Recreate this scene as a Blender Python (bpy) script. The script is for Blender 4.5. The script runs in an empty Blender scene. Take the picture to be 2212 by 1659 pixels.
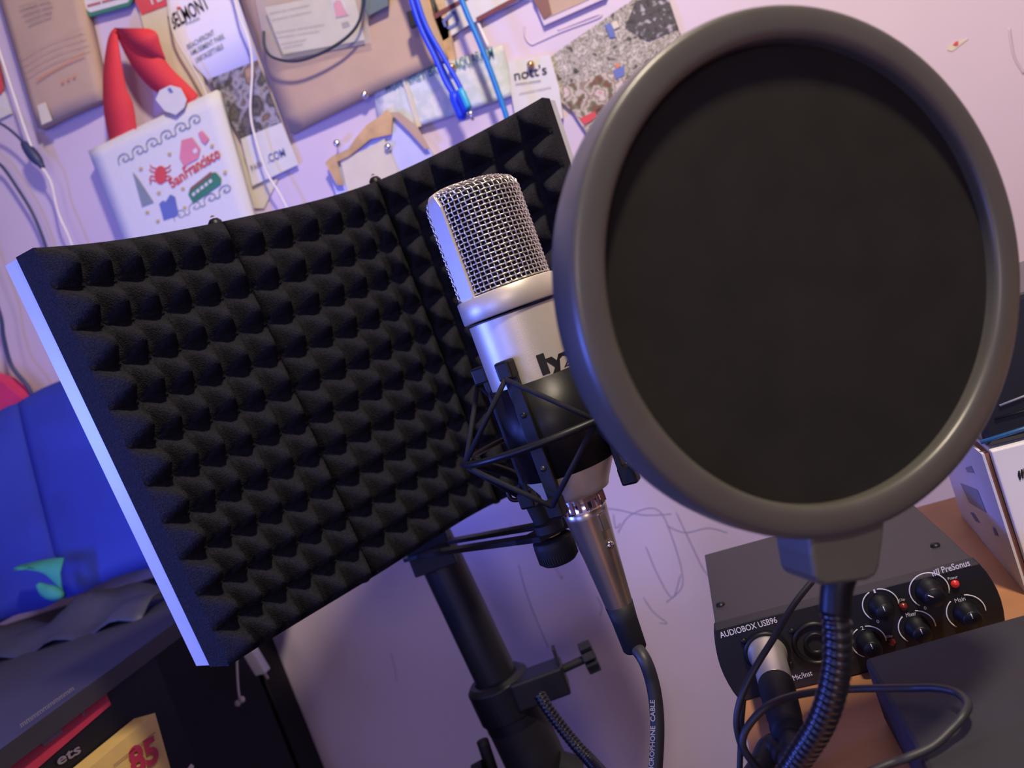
import bpy, random
from math import *
from mathutils import Vector as V, Matrix
random.seed(4)
# ------------------------------------------------------------------ camera frame
FPX = 1661.0
RHO, YAW, PIT = radians(20), radians(13), radians(4)
CAM = V((0, 0, 1.25))
Fw = V((-sin(YAW)*cos(PIT), cos(YAW)*cos(PIT), -sin(PIT)))
R0 = V((cos(YAW), sin(YAW), 0))
U0 = R0.cross(Fw)
CX = R0*cos(RHO) - U0*sin(RHO)
CY = R0*sin(RHO) + U0*cos(RHO)
def ray(px, py):
    return Fw + CX*((px-1106)/FPX) - CY*((py-829.5)/FPX)
def P(px, py, D): return CAM + ray(px, py)*D
def W(px, py, y):
    d = ray(px, py); return CAM + d*(y/d.y)
def Z(px, py, z):
    d = ray(px, py); return CAM + d*((z-CAM.z)/d.z)
def X(px, py, x):
    d = ray(px, py); return CAM + d*(x/d.x)
def PL(px, py, o, n):
    d = ray(px, py); return CAM + d*((o-CAM).dot(n)/d.dot(n))
YW = 0.74
# ------------------------------------------------------------------ materials
def mat(name, col, rough=.5, metal=0., var=.06, scale=60., bump=0., bscale=None, spec=.5, emit=None, alpha=1., trans=0., sheen=0.):
    m = bpy.data.materials.new(name); m.use_nodes = True
    nt = m.node_tree; b = nt.nodes['Principled BSDF']
    b.inputs['Roughness'].default_value = rough; b.inputs['Metallic'].default_value = metal
    b.inputs['Specular IOR Level'].default_value = spec
    tc = nt.nodes.new('ShaderNodeTexCoord')
    nz = nt.nodes.new('ShaderNodeTexNoise'); nz.inputs['Scale'].default_value = scale; nz.inputs['Detail'].default_value = 4
    nt.links.new(tc.outputs['Object'], nz.inputs['Vector'])
    cr = nt.nodes.new('ShaderNodeValToRGB')
    cr.color_ramp.elements[0].position = .3; cr.color_ramp.elements[1].position = .7
    cr.color_ramp.elements[0].color = tuple(c*(1-var) for c in col)+(1,)
    cr.color_ramp.elements[1].color = tuple(min(1, c*(1+var)) for c in col)+(1,)
    nt.links.new(nz.outputs['Fac'], cr.inputs['Fac']); nt.links.new(cr.outputs['Color'], b.inputs['Base Color'])
    if bump:
        n2 = nt.nodes.new('ShaderNodeTexNoise'); n2.inputs['Scale'].default_value = bscale or scale*4; n2.inputs['Detail'].default_value = 3
        nt.links.new(tc.outputs['Object'], n2.inputs['Vector'])
        bp = nt.nodes.new('ShaderNodeBump'); bp.inputs['Strength'].default_value = bump; bp.inputs['Distance'].default_value = .001
        nt.links.new(n2.outputs['Fac'], bp.inputs['Height']); nt.links.new(bp.outputs['Normal'], b.inputs['Normal'])
    if emit:
        b.inputs['Emission Color'].default_value = tuple(emit[:3])+(1,); b.inputs['Emission Strength'].default_value = emit[3]
    if alpha < 1: b.inputs['Alpha'].default_value = alpha
    if sheen: b.inputs['Sheen Weight'].default_value = sheen
    return m
def speckle(name, cols, scale, rough=.6, detail=6, pos=None, vor=False):
    """colour-ramped noise for printed pictures"""
    m = mat(name, (.5, .5, .5), rough); nt = m.node_tree; b = nt.nodes['Principled BSDF']
    tc = nt.nodes['Texture Coordinate']
    if vor:
        nz = nt.nodes.new('ShaderNodeTexVoronoi'); nz.inputs['Scale'].default_value = scale; out = nz.outputs['Color']
        sp = nt.nodes.new('ShaderNodeSeparateColor'); nt.links.new(out, sp.inputs['Color']); out = sp.outputs['Red']
    else:
        nz = nt.nodes.new('ShaderNodeTexNoise'); nz.inputs['Scale'].default_value = scale; nz.inputs['Detail'].default_value = detail; out = nz.outputs['Fac']
    nt.links.new(tc.outputs['Object'], nz.inputs['Vector'])
    cr = nt.nodes.new('ShaderNodeValToRGB'); cr.color_ramp.interpolation = 'CONSTANT' if vor else 'LINEAR'
    e = cr.color_ramp.elements
    while len(e) < len(cols): e.new(.5)
    for i, c in enumerate(cols):
        e[i].position = pos[i] if pos else (i/len(cols) if vor else .25+.5*i/(len(cols)-1)); e[i].color = tuple(c)+(1,)
    nt.links.new(out, cr.inputs['Fac']); nt.links.new(cr.outputs['Color'], b.inputs['Base Color'])
    return m
M = {}
def mk(k, *a, **kw): M[k] = mat(k, *a, **kw)
mk('wall_paint', (.60, .50, .60), .55, var=.05, scale=7, bump=.25, bscale=25)
mk('foam', (.016, .016, .022), 1., var=.35, scale=900, bump=1., bscale=1200, spec=.12)
mk('aluminium', (.50, .52, .56), .42, var=.03, spec=.5)
mk('black_plastic', (.018, .018, .021), .38, var=.1)
mk('matte_black', (.011, .011, .013), .6, var=.1, spec=.25)
mk('satin_black', (.006, .006, .008), .42, var=.1, bump=.05, spec=.3)
mk('elastic', (.012, .012, .016), .75, var=.2, scale=600, spec=.2)
mk('nickel', (.60, .55, .46), .40, metal=.45, var=.02, scale=200, bump=.08, bscale=2500)
mk('wire', (.70, .66, .60), .3, metal=.9, var=.03)
mk('dark_core', (.006, .006, .008), .9)
mk('xlr_shell', (.44, .38, .30), .3, metal=.9, var=.03)
mk('chrome', (.75, .72, .66), .12, metal=1., var=.01)
mk('ink_black', (.008, .008, .01), .5)
mk('hoop', (.072, .069, .058), .36, var=.05, spec=.6, bump=.04)
mk('nylon', (.026, .023, .021), .85, var=.1, spec=.15)
mk('pole', (.009, .009, .011), .36, var=.1, spec=.35)
mk('pole_wide', (.012, .011, .012), .5, var=.1, spec=.3)
mk('cable_black', (.018, .018, .02), .5, var=.1)
mk('gooseneck', (.012, .012, .016), .28, metal=.3, spec=.7)
mk('print_grey', (.30, .30, .34), .6)
mk('brass', (.55, .35, .15), .3, metal=.8)
mk('kraft', (.47, .33, .24), .8, var=.08, scale=18, bump=.3, bscale=60)
mk('kraft_orange', (.55, .36, .18), .8, var=.35, scale=40, bump=.4, bscale=120)
mk('paper_white', (.64, .62, .60), .7, var=.03)
mk('paper_cream', (.64, .58, .46), .7, var=.04)
mk('paper_blue', (.50, .52, .78), .7, var=.04)
mk('canvas', (.66, .65, .66), .9, var=.03, scale=500, bump=.3, bscale=900)
mk('red_web', (.70, .04, .05), .75, var=.08, scale=500, bump=.2)
mk('red_ink', (.62, .07, .08), .7)
mk('pink_ink', (.68, .22, .30), .7)
mk('grey_ink', (.22, .26, .30), .7)
mk('soft_ink', (.30, .25, .24), .8)
mk('faint_ink', (.40, .28, .23), .8)
mk('orange_ink', (.60, .22, .13), .8)
mk('teal_ink', (.06, .20, .26), .7)
mk('green_ink', (.04, .20, .12), .7)
mk('blue_ink', (.12, .16, .42), .7)
mk('gold_ink', (.55, .38, .15), .7)
mk('brown_ink', (.22, .10, .08), .7)
mk('maroon', (.16, .04, .05), .7)
mk('blue_rubber', (.01, .06, .75), .45)
mk('teal_rubber', (.01, .20, .60), .45)
mk('cyan_shell', (.03, .38, .65), .35)
mk('white_cord', (.82, .78, .74), .5)
mk('dark_cord', (.02, .03, .05), .5)
mk('navy_cord', (.03, .04, .12), .5)
mk('sleeve', (.62, .64, .60), .25, alpha=.16)
mk('grey_card', (.12, .16, .17), .5)
mk('wood', (.42, .19, .08), .45, var=.18, scale=14, bump=.05)
mk('box_top', (.030, .027, .032), .5, var=.05, scale=200, bump=.06, bscale=1500)
mk('box_face', (.010, .010, .012), .45)
mk('white_print', (.70, .68, .64), .6)
mk('led_red', (.5, .02, .02), .3, emit=(1, .05, .04, .12))
mk('led_dim', (.16, .015, .012), .3)
mk('silver_plug', (.50, .46, .43), .35, metal=.7, var=.03)
mk('dark_slab', (.018, .017, .022), .7, var=.06, scale=300)
mk('carton', (.74, .72, .72), .6, var=.02)
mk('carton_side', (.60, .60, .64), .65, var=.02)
mk('screen', (.012, .014, .02), .25)
mk('seam', (.25, .26, .30), .4)
mk('blue_line', (.02, .10, .22), .4)
mk('blue_cloth', (.018, .035, .30), .9, var=.15, scale=14, bump=.3, bscale=90)
mk('green_cloth', (.03, .25, .20), .85, var=.15, scale=60)
mk('pink_cloth', (.60, .03, .14), .85)
mk('dark_top', (.022, .019, .024), .65, var=.1, scale=20)
mk('bag_film', (.03, .03, .045), .55, var=.2, scale=30)
mk('black_board', (.006, .006, .009), .5, spec=.25)
mk('board_edge', (.05, .048, .05), .5)
mk('red_label', (.38, .02, .05), .6, var=.1)
mk('yellow_label', (.62, .42, .12), .6, var=.06)
mk('floor_wood', (.16, .10, .06), .5, var=.2, scale=8)
mk('scribble', (.33, .30, .46), .7)
mk('scuff', (.16, .14, .17), .7)
M['flowers'] = speckle('flowers', [(.015, .014, .013), (.10, .085, .07), (.46, .41, .37), (.16, .15, .10), (.58, .53, .48), (.24, .20, .17), (.62, .57, .52)], 115, detail=9, pos=[.30, .38, .45, .50, .56, .62, .70])
M['flowers_low'] = speckle('flowers_low', [(.02, .015, .015), (.18, .05, .04), (.12, .13, .06), (.55, .46, .40), (.20, .14, .10), (.62, .54, .50), (.45, .10, .08)], 70, detail=8, pos=[.30, .38, .44, .50, .56, .62, .70])
M['coaster_photo'] = speckle('coaster_photo', [(.02, .022, .035), (.14, .12, .11), (.05, .045, .05), (.34, .32, .38), (.12, .08, .07), (.42, .26, .18)], 45, detail=7, pos=[.32, .40, .46, .54, .60, .70])
M['aquarium_photo'] = speckle('aquarium_photo', [(.42, .50, .58), (.62, .66, .72), (.50, .56, .56), (.70, .68, .66), (.36, .42, .52)], 45)
# brochure sky: printed colour gradient of the card itself (white to blue down the card)
def printed_gradient(name, o, d, cols, pos):
    m = mat(name, (.5, .5, .5), .65); nt = m.node_tree; b = nt.nodes['Principled BSDF']; tc = nt.nodes['Texture Coordinate']
    dp = nt.nodes.new('ShaderNodeVectorMath'); dp.operation = 'DOT_PRODUCT'; dp.inputs[1].default_value = d/d.length_squared
    sb = nt.nodes.new('ShaderNodeVectorMath'); sb.operation = 'SUBTRACT'; sb.inputs[1].default_value = o
    nt.links.new(tc.outputs['Object'], sb.inputs[0]); nt.links.new(sb.outputs[0], dp.inputs[0])
    cr = nt.nodes.new('ShaderNodeValToRGB'); e = cr.color_ramp.elements
    while len(e) < len(cols): e.new(.5)
    for i, c in enumerate(cols): e[i].position = pos[i]; e[i].color = tuple(c)+(1,)
    nt.links.new(dp.outputs['Value'], cr.inputs['Fac']); nt.links.new(cr.outputs['Color'], b.inputs['Base Color'])
    return m
# ------------------------------------------------------------------ mesh helpers
ORG = {}
class MB:
    def __init__(s): s.v = []; s.f = []; s.sm = []
    def add(s, vs, fs, smooth=False):
        n = len(s.v); s.v += [V(x) for x in vs]; s.f += [tuple(i+n for i in f) for f in fs]; s.sm += [smooth]*len(fs); return s
    def build(s, name, m, parent=None, bevel=0, origin=None):
        org = ORG[parent.name] if parent else (V(origin) if origin is not None else sum(s.v, V())/max(1, len(s.v)))
        me = bpy.data.meshes.new(name); me.from_pydata([tuple(x-org) for x in s.v], [], s.f); me.update()
        for p, k in zip(me.polygons, s.sm): p.use_smooth = k
        me.materials.append(M[m] if isinstance(m, str) else m)
        o = bpy.data.objects.new(name, me); bpy.context.collection.objects.link(o)
        if parent: o.parent = parent
        else: o.location = org
        ORG[o.name] = org
        if bevel:
            b = o.modifiers.new('Bevel', 'BEVEL'); b.width = bevel; b.segments = 2; b.limit_method = 'ANGLE'; b.angle_limit = radians(35)
        return o
def tag(o, label=None, cat=None, group=None, kind=None):
    if label: o['label'] = label
    if cat: o['category'] = cat
    if group: o['group'] = group
    if kind: o['kind'] = kind
    return o
def thing(name, loc, label, cat, group=None):
    o = bpy.data.objects.new(name, None); bpy.context.collection.objects.link(o); o.location = loc; o.empty_display_size = .01
    ORG[o.name] = V(loc); return tag(o, label, cat, group)
def box8(mb, c):
    """eight corners: bottom loop 0-3 then top loop 4-7"""
    return mb.add(c, [(3, 2, 1, 0), (4, 5, 6, 7), (0, 1, 5, 4), (1, 2, 6, 5), (2, 3, 7, 6), (3, 0, 4, 7)])
def box(mb, c, ax, ay, az, sx, sy, sz):
    c = V(c); ax = ax*(sx/2); ay = ay*(sy/2); az = az*(sz/2)
    return box8(mb, [c-ax-ay-az, c+ax-ay-az, c+ax+ay-az, c-ax+ay-az, c-ax-ay+az, c+ax-ay+az, c+ax+ay+az, c-ax+ay+az])
EX, EY, EZ = V((1, 0, 0)), V((0, 1, 0)), V((0, 0, 1))
def smooth_path(pts, n=8, closed=False):
    pts = [V(p) for p in pts]; out = []; L = len(pts)
    for i in range(L if closed else L-1):
        if closed: a, b, c, d = pts[i-1], pts[i], pts[(i+1) % L], pts[(i+2) % L]
        else: a, b, c, d = pts[max(0, i-1)], pts[i], pts[i+1], pts[min(L-1, i+2)]
        for k in range(n):
            t = k/n
            out.append(.5*((2*b)+(c-a)*t+(2*a-5*b+4*c-d)*t*t+(3*b-a-3*c+d)*t**3))
    if not closed: out.append(pts[-1])
    return out
def tube(mb, path, rad, n=8, closed=False, caps=True, flat=None):
    path = [V(p) for p in path]; L = len(path); fr = []
    prev = None
    for i in range(L):
        if closed: t = path[(i+1) % L]-path[i-1]
        else: t = path[min(L-1, i+1)]-path[max(0, i-1)]
        if t.length < 1e-9: t = V((0, 0, 1))
        t.normalize()
        if prev is None:
            a = V((0, 0, 1)) if abs(t.z) < .9 else V((1, 0, 0)); u = t.cross(a).normalized()
        else:
            u = prev-t*prev.dot(t)
            u = u.normalized() if u.length > 1e-9 else t.orthogonal().normalized()
        prev = u; fr.append((u, t.cross(u)))
    vs = []; fs = []
    for i in range(L):
        r = rad(i/(L-1 if L > 1 else 1)) if callable(rad) else rad
        u, w = fr[i]
        for k in range(n):
            a = 2*pi*k/n; d = u*cos(a)*r+w*sin(a)*r
            if flat is not None: d = d-flat*d.dot(flat)*(.75)
            vs.append(path[i]+d)
    m = L if closed else L-1
    for i in range(m):
        for k in range(n):
            j = (i+1) % L; fs.append((i*n+k, i*n+(k+1) % n, j*n+(k+1) % n, j*n+k))
    if caps and not closed:
        fs.append(tuple(range(n))[::-1]); fs.append(tuple((L-1)*n+k for k in range(n)))
    return mb.add(vs, fs, True)
def lathe(mb, o, axis, prof, n=40, smooth=True, ref=None, arc=(0, 2*pi), closed_prof=False):
    """profile list of (height along axis, radius)"""
    axis = axis.normalized(); u = (ref-axis*ref.dot(axis)).normalized() if ref is not None else axis.orthogonal().normalized(); w = axis.cross(u)
    full = abs(arc[1]-arc[0]-2*pi) < 1e-6; m = n if full else n+1; vs = []; fs = []
    for h, r in prof:
        for k in range(m):
            a = arc[0]+(arc[1]-arc[0])*k/n; vs.append(o+axis*h+u*(cos(a)*r)+w*(sin(a)*r))
    L = len(prof)
    for i in range(L if closed_prof else L-1):
        for k in range(n if full else n):
            k2 = (k+1) % m; j = (i+1) % L
            fs.append((i*m+k, i*m+k2, j*m+k2, j*m+k))
    return mb.add(vs, fs, smooth)
def cyl(mb, a, b, r, n=24, r2=None):
    a, b = V(a), V(b); r2 = r if r2 is None else r2; ax = (b-a); h = ax.length
    lathe(mb, a, ax, [(0, r), (h, r2)], n)
    lathe(mb, a, ax, [(0, 0.00001), (0, r)], n, False); lathe(mb, a, ax, [(h, r2), (h, .00001)], n, False)
    return mb
def prism(mb, poly, d):
    """polygon (3D points) extruded by vector d"""
    poly = [V(p) for p in poly]; n = len(poly)
    return mb.add(poly+[p+d for p in poly], [tuple(range(n))[::-1], tuple(range(n, 2*n))]+[(i, (i+1) % n, n+(i+1) % n, n+i) for i in range(n)])
def loop_norm(poly):
    n = V()
    for a, b in zip(poly, poly[1:]+poly[:1]): n += a.cross(b)
    return n.normalized()
def wsheet(name, px, y, th, m, parent=None, bevel=0, bulge=0, nsub=10):
    """a sheet whose front lies about y, back at y+th; px = outline in the photo, quads may bulge"""
    mb = MB()
    if len(px) == 4 and bulge:
        c = [W(a, b, y) for a, b in px]; N = nsub; vs = []; fs = []
        for side in (0, 1):
            for i in range(N+1):
                for j in range(N+1):
                    s, t = i/N, j/N; q = (c[0]*(1-s)+c[1]*s)*(1-t)+(c[3]*(1-s)+c[2]*s)*t
                    q = q+V((0, -bulge*sin(pi*s)*(.35+.65*t)+(th if side else 0), 0)); vs.append(q)
        K = (N+1)*(N+1)
        for i in range(N):
            for j in range(N):
                a = i*(N+1)+j; fs.append((a, a+1, a+N+2, a+N+1)); fs.append((K+a, K+a+N+1, K+a+N+2, K+a+1))
        ed = [i*(N+1) for i in range(N+1)]+[N*(N+1)+j for j in range(1, N+1)]+[i*(N+1)+N for i in range(N-1, -1, -1)]+[j for j in range(N-1, 0, -1)]
        for a, b in zip(ed, ed[1:]+ed[:1]): fs.append((a, b, K+b, K+a))
        mb.add(vs, fs, True)
    else: prism(mb, [W(a, b, y) for a, b in px], V((0, th, 0)))
    return mb.build(name, m, parent, bevel)
def sline(name, px, y, r, m, parent=None, n=8, sides=6, sm=6):
    """cord or printed stroke near the plane y; entries (px,py[,dy])"""
    pts = [W(p[0], p[1], y-(p[2] if len(p) > 2 else 0)) for p in px]
    return tube(MB(), smooth_path(pts, sm), r, sides).build(name, m, parent)
def text_mesh(s, bold=0, ext=0):
    cu = bpy.data.curves.new('t', 'FONT'); cu.body = s; cu.size = 1; cu.offset = bold; cu.extrude = ext; cu.resolution_u = 3
    o = bpy.data.objects.new('t', cu); bpy.context.collection.objects.link(o); bpy.context.view_layer.update()
    me = o.to_mesh(); vs = [v.co.copy() for v in me.vertices]; fs = [tuple(p.vertices) for p in me.polygons]
    o.to_mesh_clear(); bpy.data.objects.remove(o); bpy.data.curves.remove(cu); return vs, fs
def put_text(name, s, a, b, n, hgt, m, parent, bold=.01, lift=.0003, thick=.0003, up=None):
    """writing whose baseline runs from world point a to b on a surface with outward normal n"""
    vs, fs = text_mesh(s, bold); x0 = min(v.x for v in vs); x1 = max(v.x for v in vs); y1 = .7
    ux = (b-a); w = ux.length; ux.normalize(); n = n.normalized(); uy = n.cross(ux).normalized()
    if up is not None and uy.dot(up) < 0: uy = -uy
    out = [a+ux*((v.x-x0)/(x1-x0)*w)+uy*(v.y/y1*hgt)+n*lift for v in vs]
    mb = MB(); k = len(out)
    mb.add(out, fs)
    return mb.build(name, m, parent)
def wtext(name, s, pa, pb, y, hpx, m, parent, bold=.01):
    a = W(*pa, y); b = W(*pb, y); D = (a-CAM).dot(Fw)
    return put_text(name, s, a, b, V((0, -1, 0)), hpx*D/FPX, m, parent, bold, up=EZ)
# ------------------------------------------------------------------ room
def quad(name, c, m):
    return tag(MB().add(c, [(0, 1, 2, 3)]).build(name, m), kind='structure')
wb = box(MB(), (0, YW+.05, 1.25), EX, EY, EZ, 4.2, .1, 2.5).build('wall_back', 'wall_paint'); tag(wb, kind='structure')
tag(box(MB(), (0, -.7, -.02), EX, EY, EZ, 4.2, 2.9, .04).build('floor', 'floor_wood'), kind='structure')
tag(box(MB(), (0, -.7, 2.52), EX, EY, EZ, 4.2, 2.9, .04).build('ceiling', 'wall_paint'), kind='structure')
tag(box(MB(), (2.0, -.75, 1.25), EX, EY, EZ, .1, 2.88, 2.5).build('wall_right', 'wall_paint'), kind='structure')
tag(box(MB(), (-2.0, -.75, 1.25), EX, EY, EZ, .1, 2.88, 2.5).build('wall_left', 'wall_paint'), kind='structure')
# crayon scribbles, scuffs, dent and chip on the plaster
scr = MB()
for pts in ([(1275, 1095), (1330, 1100), (1390, 1112), (1450, 1110)], [(1335, 1150), (1362, 1112), (1420, 1100), (1455, 1170), (1475, 1260), (1440, 1300)],
            [(1460, 1105), (1500, 1190), (1520, 1230), (1545, 1260)], [(1390, 1290), (1410, 1320), (1440, 1345), (1425, 1345)],
            [(1120, 1220), (1135, 1275), (1155, 1330), (1185, 1400)], [(1325, 1110), (1330, 1140), (1340, 1130)], [(1395, 1180), (1420, 1240), (1452, 1290), (1470, 1240)],
            [(1290, 1290), (1300, 1310), (1296, 1330)], [(1440, 1135), (1480, 1150), (1530, 1140), (1570, 1150)]):
    tube(scr, smooth_path([W(a, b, YW-.0002) for a, b in pts], 6), .00055, 5, flat=EY)
scr.build('crayon_marks', 'scribble', wb)
sc2 = MB()
for pts in ([(845, 1410), (853, 1440), (857, 1470)], [(1100, 1130), (1170, 1190), (1215, 1250)], [(2180, 60), (2190, 120), (2212, 160)]):
    tube(sc2, smooth_path([W(a, b, YW) for a, b in pts], 6), .0011, 5, flat=EY)
sc2.build('plaster_scuff', 'wall_paint', wb)
dm = MB(); tube(dm, smooth_path([W(a, b, YW) for a, b in [(1133, 55), (1135, 80), (1148, 96), (1165, 90), (1215, 68), (1290, 40), (1292, 32), (1240, 52), (1205, 66)]], 6), .0013, 6)
dm.build('plaster_dent', 'wall_paint', wb)
prism(MB(), [W(a, b, YW) for a, b in [(2046, 108), (2050, 98), (2066, 90), (2092, 84), (2075, 97), (2056, 112)]], V((0, -.0006, 0))).build('paint_chip', 'paper_cream', wb)
prism(MB(), [W(a, b, YW-.0006) for a, b in [(2058, 97), (2064, 90), (2070, 89), (2070, 97), (2065, 100)]], V((0, -.0004, 0))).build('chip_spot', 'red_ink', wb)
# ------------------------------------------------------------------ things pinned to the wall
def sheet_thing(name, px, y, th, m, label, cat, group=None, bulge=0):
    o = wsheet(name, px, y, th, m, bulge=bulge); return tag(o, label, cat, group)
# brown paper bag, upper left
bag = sheet_thing('paper_bag', [(-20, -60), (160, -60), (222, 213), (80, 277)], YW-.014, .0135, 'kraft', 'brown paper bag with small faded print pinned at the upper left of the wall', 'paper bag', bulge=.004)
yb = YW-.0186
for i, (a, b) in enumerate([((42, 18), (108, 0)), ((48, 30), (114, 10)), ((55, 42), (113, 22)), ((62, 54), (112, 35))]):
    wtext('grey_print', ['lorem', 'please reuse', 'recycle', 'return'][i] if 0 else 'mmmmm mmm', a, b, yb, 7, 'soft_ink', bag)
for i in range(4):
    wtext('fine_print', 'mmmmmm mmmmmmmm mmmmm mm', (42+5*i, 125+13*i), (180+5*i, 62+13*i), yb-.0002, 4, 'faint_ink', bag)
wtext('orange_print', 'mmmmmmmmmm', (80, 176), (184, 118), yb, 8, 'orange_ink', bag)
wtext('orange_print', 'x x x', (132, 184), (166, 166), yb, 9, 'orange_ink', bag)
wsheet('white_sticker', [(80, 228), (98, 220), (113, 260), (90, 270)], yb-.0003, .0003, 'paper_cream', bag)
# sign beside it
sg = sheet_thing('bordered_card', [(150, -50), (292, -60), (291, -8), (280, 12), (194, 36), (186, 30)], YW-.008, .0015, 'green_ink', 'white card with green border and red print, cut off by the top edge', 'card')
wsheet('card_face', [(150, -50), (285, -60), (284, -8), (276, 5), (195, 27), (188, 22)], YW-.0085, .0005, 'paper_white', sg)
wtext('red_print', 'MMMM MMMMMM', (190, 16), (265, -4), YW-.0088, 6, 'red_ink', sg)
# left edge scraps
s1 = sheet_thing('torn_note', [(-60, 190), (-5, 175), (24, 245), (-40, 275)], YW-.003, .0029, 'paper_white', 'pale paper note at the far left edge beside the brown bag', 'note')
wsheet('red_patch', [(-50, 150), (-2, 130), (7, 190), (2, 203), (-40, 215)], YW-.0045, .0008, 'red_ink', s1)
# beach park brochure
br = thing('park_brochure', W(480, 200, YW-.004), 'white and blue folded park brochure with a coaster photo behind the tote bag', 'brochure')
c0 = W(345, -40, YW-.006); 
wsheet('back_panel', [(285, -40), (360, -60), (470, 260), (440, 420), (380, 240), (310, 60)], YW-.004, .0006, 'paper_cream', br)
wsheet('red_header', [(284, -40), (360, -60), (360, 12), (306, 32), (290, 0)], YW-.0048, .0004, 'red_ink', br)
wtext('header_letters', 'YE', (322, 14), (352, 0), YW-.0051, 22, 'paper_white', br)
skym = printed_gradient('sky_print', W(400, 60, YW-.006)-ORG[br.name], W(505, 175, YW-.006)-W(430, 20, YW-.006), [(.80, .76, .82), (.74, .72, .85), (.30, .32, .72), (.30, .34, .74)], [0, .35, .92, 1])
wsheet('front_panel', [(352, -60), (495, -60), (556, 130), (448, 172), (412, 135), (385, 90), (366, 50)], YW-.0056, .0006, skym, br)
wsheet('coaster_picture', [(448, 172), (556, 130), (608, 265), (520, 300)], YW-.0056, .0006, 'coaster_photo', br)
wsheet('lower_panel', [(520, 300), (608, 265), (645, 355), (545, 402)], YW-.0056, .0006, 'paper_white', br)
wtext('title', 'BELMONT', (374, 64), (454, 16), YW-.0062, 30, 'ink_black', br)
wtext('title_small', 'PARK', (403, 55), (434, 41), YW-.0062, 6, 'grey_ink', br)
wtext('tagline', 'BEACHFRONT', (407, 107), (465, 74), YW-.0062, 11, 'grey_ink', br)
wtext('tagline', 'AMUSEMENT PARK', (413, 121), (487, 82), YW-.0062, 11, 'grey_ink', br)
wtext('tagline', 'UNFORGETTABLE', (425, 136), (484, 104), YW-.0062, 11, 'grey_ink', br)
wtext('web_address', 'PARK', (545, 370), (572, 356), YW-.0062, 12, 'soft_ink', br)
wtext('web_address', '.COM', (580, 352), (618, 336), YW-.0062, 17, 'blue_ink', br)
prism(MB(), [W(a, b, YW-.006) for a, b in [(381, 16), (388, 14), (392, 17), (384, 22)]], V((0, -.0003, 0))).build('red_spot', 'red_ink', br)
# second cream sheet under the brochure
sheet_thing('cream_leaflet', [(480, 230), (540, 380), (600, 388), (570, 450), (530, 450), (450, 260)], YW-.0022, .0021, 'paper_cream', 'cream leaflet hanging lower behind the park brochure', 'leaflet')
# tote bag
tb = thing('tote_bag', W(370, 400, YW-.012), 'small white souvenir tote bag with red handles and city drawings', 'bag')
yt = YW-.022
wsheet('bag_body', [(190, 326), (468, 194), (560, 520), (275, 545)], yt, .008, 'canvas', tb, bulge=.0016)
yp = yt-.0016
def webbing(name, px, w, y0, par):
    mb = MB(); pts = smooth_path([W(a, b, y0-dy) for a, b, dy in px], 7); vs = []; fs = []
    for i, p in enumerate(pts):
        t = (pts[min(i+1, len(pts)-1)]-pts[max(0, i-1)]).normalized(); s = EY.cross(t).normalized()*(w/2)
        ww = 1
        vs += [p-s*ww, p+s*ww, p+s*ww+EY*.0012, p-s*ww+EY*.0012]
    for i in range(len(pts)-1):
        for k in range(4): fs.append((i*4+k, i*4+(k+1) % 4, i*4+4+(k+1) % 4, i*4+4+k))
    fs += [(0, 1, 2, 3), (len(vs)-4, len(vs)-3, len(vs)-2, len(vs)-1)]
    return mb.add(vs, fs, True).build(name, 'red_web', par)
def wpoly(name, px, y, m, par, dy=-.001): return prism(MB(), [W(a, b, y) for a, b in px], V((0, dy, 0))).build(name, m, par)
hd = MB()
L = [(236, 305), (224, 240), (222, 170), (228, 110), (236, 75), (247, 60)]
Rr = [(296, 290), (286, 225), (272, 190), (262, 140), (256, 100), (251, 66)]
def ribbon(mb, A, B, dyA, th=.0012):
    a = smooth_path([W(x, y, yt+.003-d) for (x, y), d in zip(A, dyA)], 5); b = smooth_path([W(x, y, yt+.003-d-.003) for (x, y), d in zip(B, dyA)], 5); vs = []; fs = []
    for p, q in zip(a, b): vs += [p, q, q+EY*th, p+EY*th]
    for i in range(len(a)-1):
        for k in range(4): fs.append((i*4+k, i*4+(k+1) % 4, i*4+4+(k+1) % 4, i*4+4+k))
    fs += [(0, 1, 2, 3), tuple(len(vs)-4+k for k in range(4))]
    mb.add(vs, fs, True)
ribbon(hd, L, Rr, [0, .004, .008, .01, .009, .008])
hd.build('handle', 'red_web', tb)
h2 = MB(); ribbon(h2, [(247, 60), (262, 100), (290, 150), (325, 190), (362, 212), (400, 240)], [(300, 63), (330, 88), (350, 120), (372, 150), (398, 175), (428, 205)], [.008, .009, .009, .006, .003, 0])
h2.build('handle', 'red_web', tb)
h3 = MB(); ribbon(h3, [(246, 60), (262, 72), (290, 100), (322, 118), (352, 128)], [(290, 61), (322, 62), (338, 72), (345, 95), (356, 126)], [.014, .015, .016, .014, .010])
h3.build('handle_fold', 'red_web', tb)
tg = wsheet('price_tag', [(336, 215), (345, 195), (368, 184), (390, 190), (403, 215), (398, 232), (380, 248), (356, 240)], yt-.005, .0008, 'paper_white', tb)
wpoly('tag_mark', [(362, 192), (368, 189), (374, 199), (368, 201)], yt-.0052, 'blue_ink', tb, -.0003)
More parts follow.
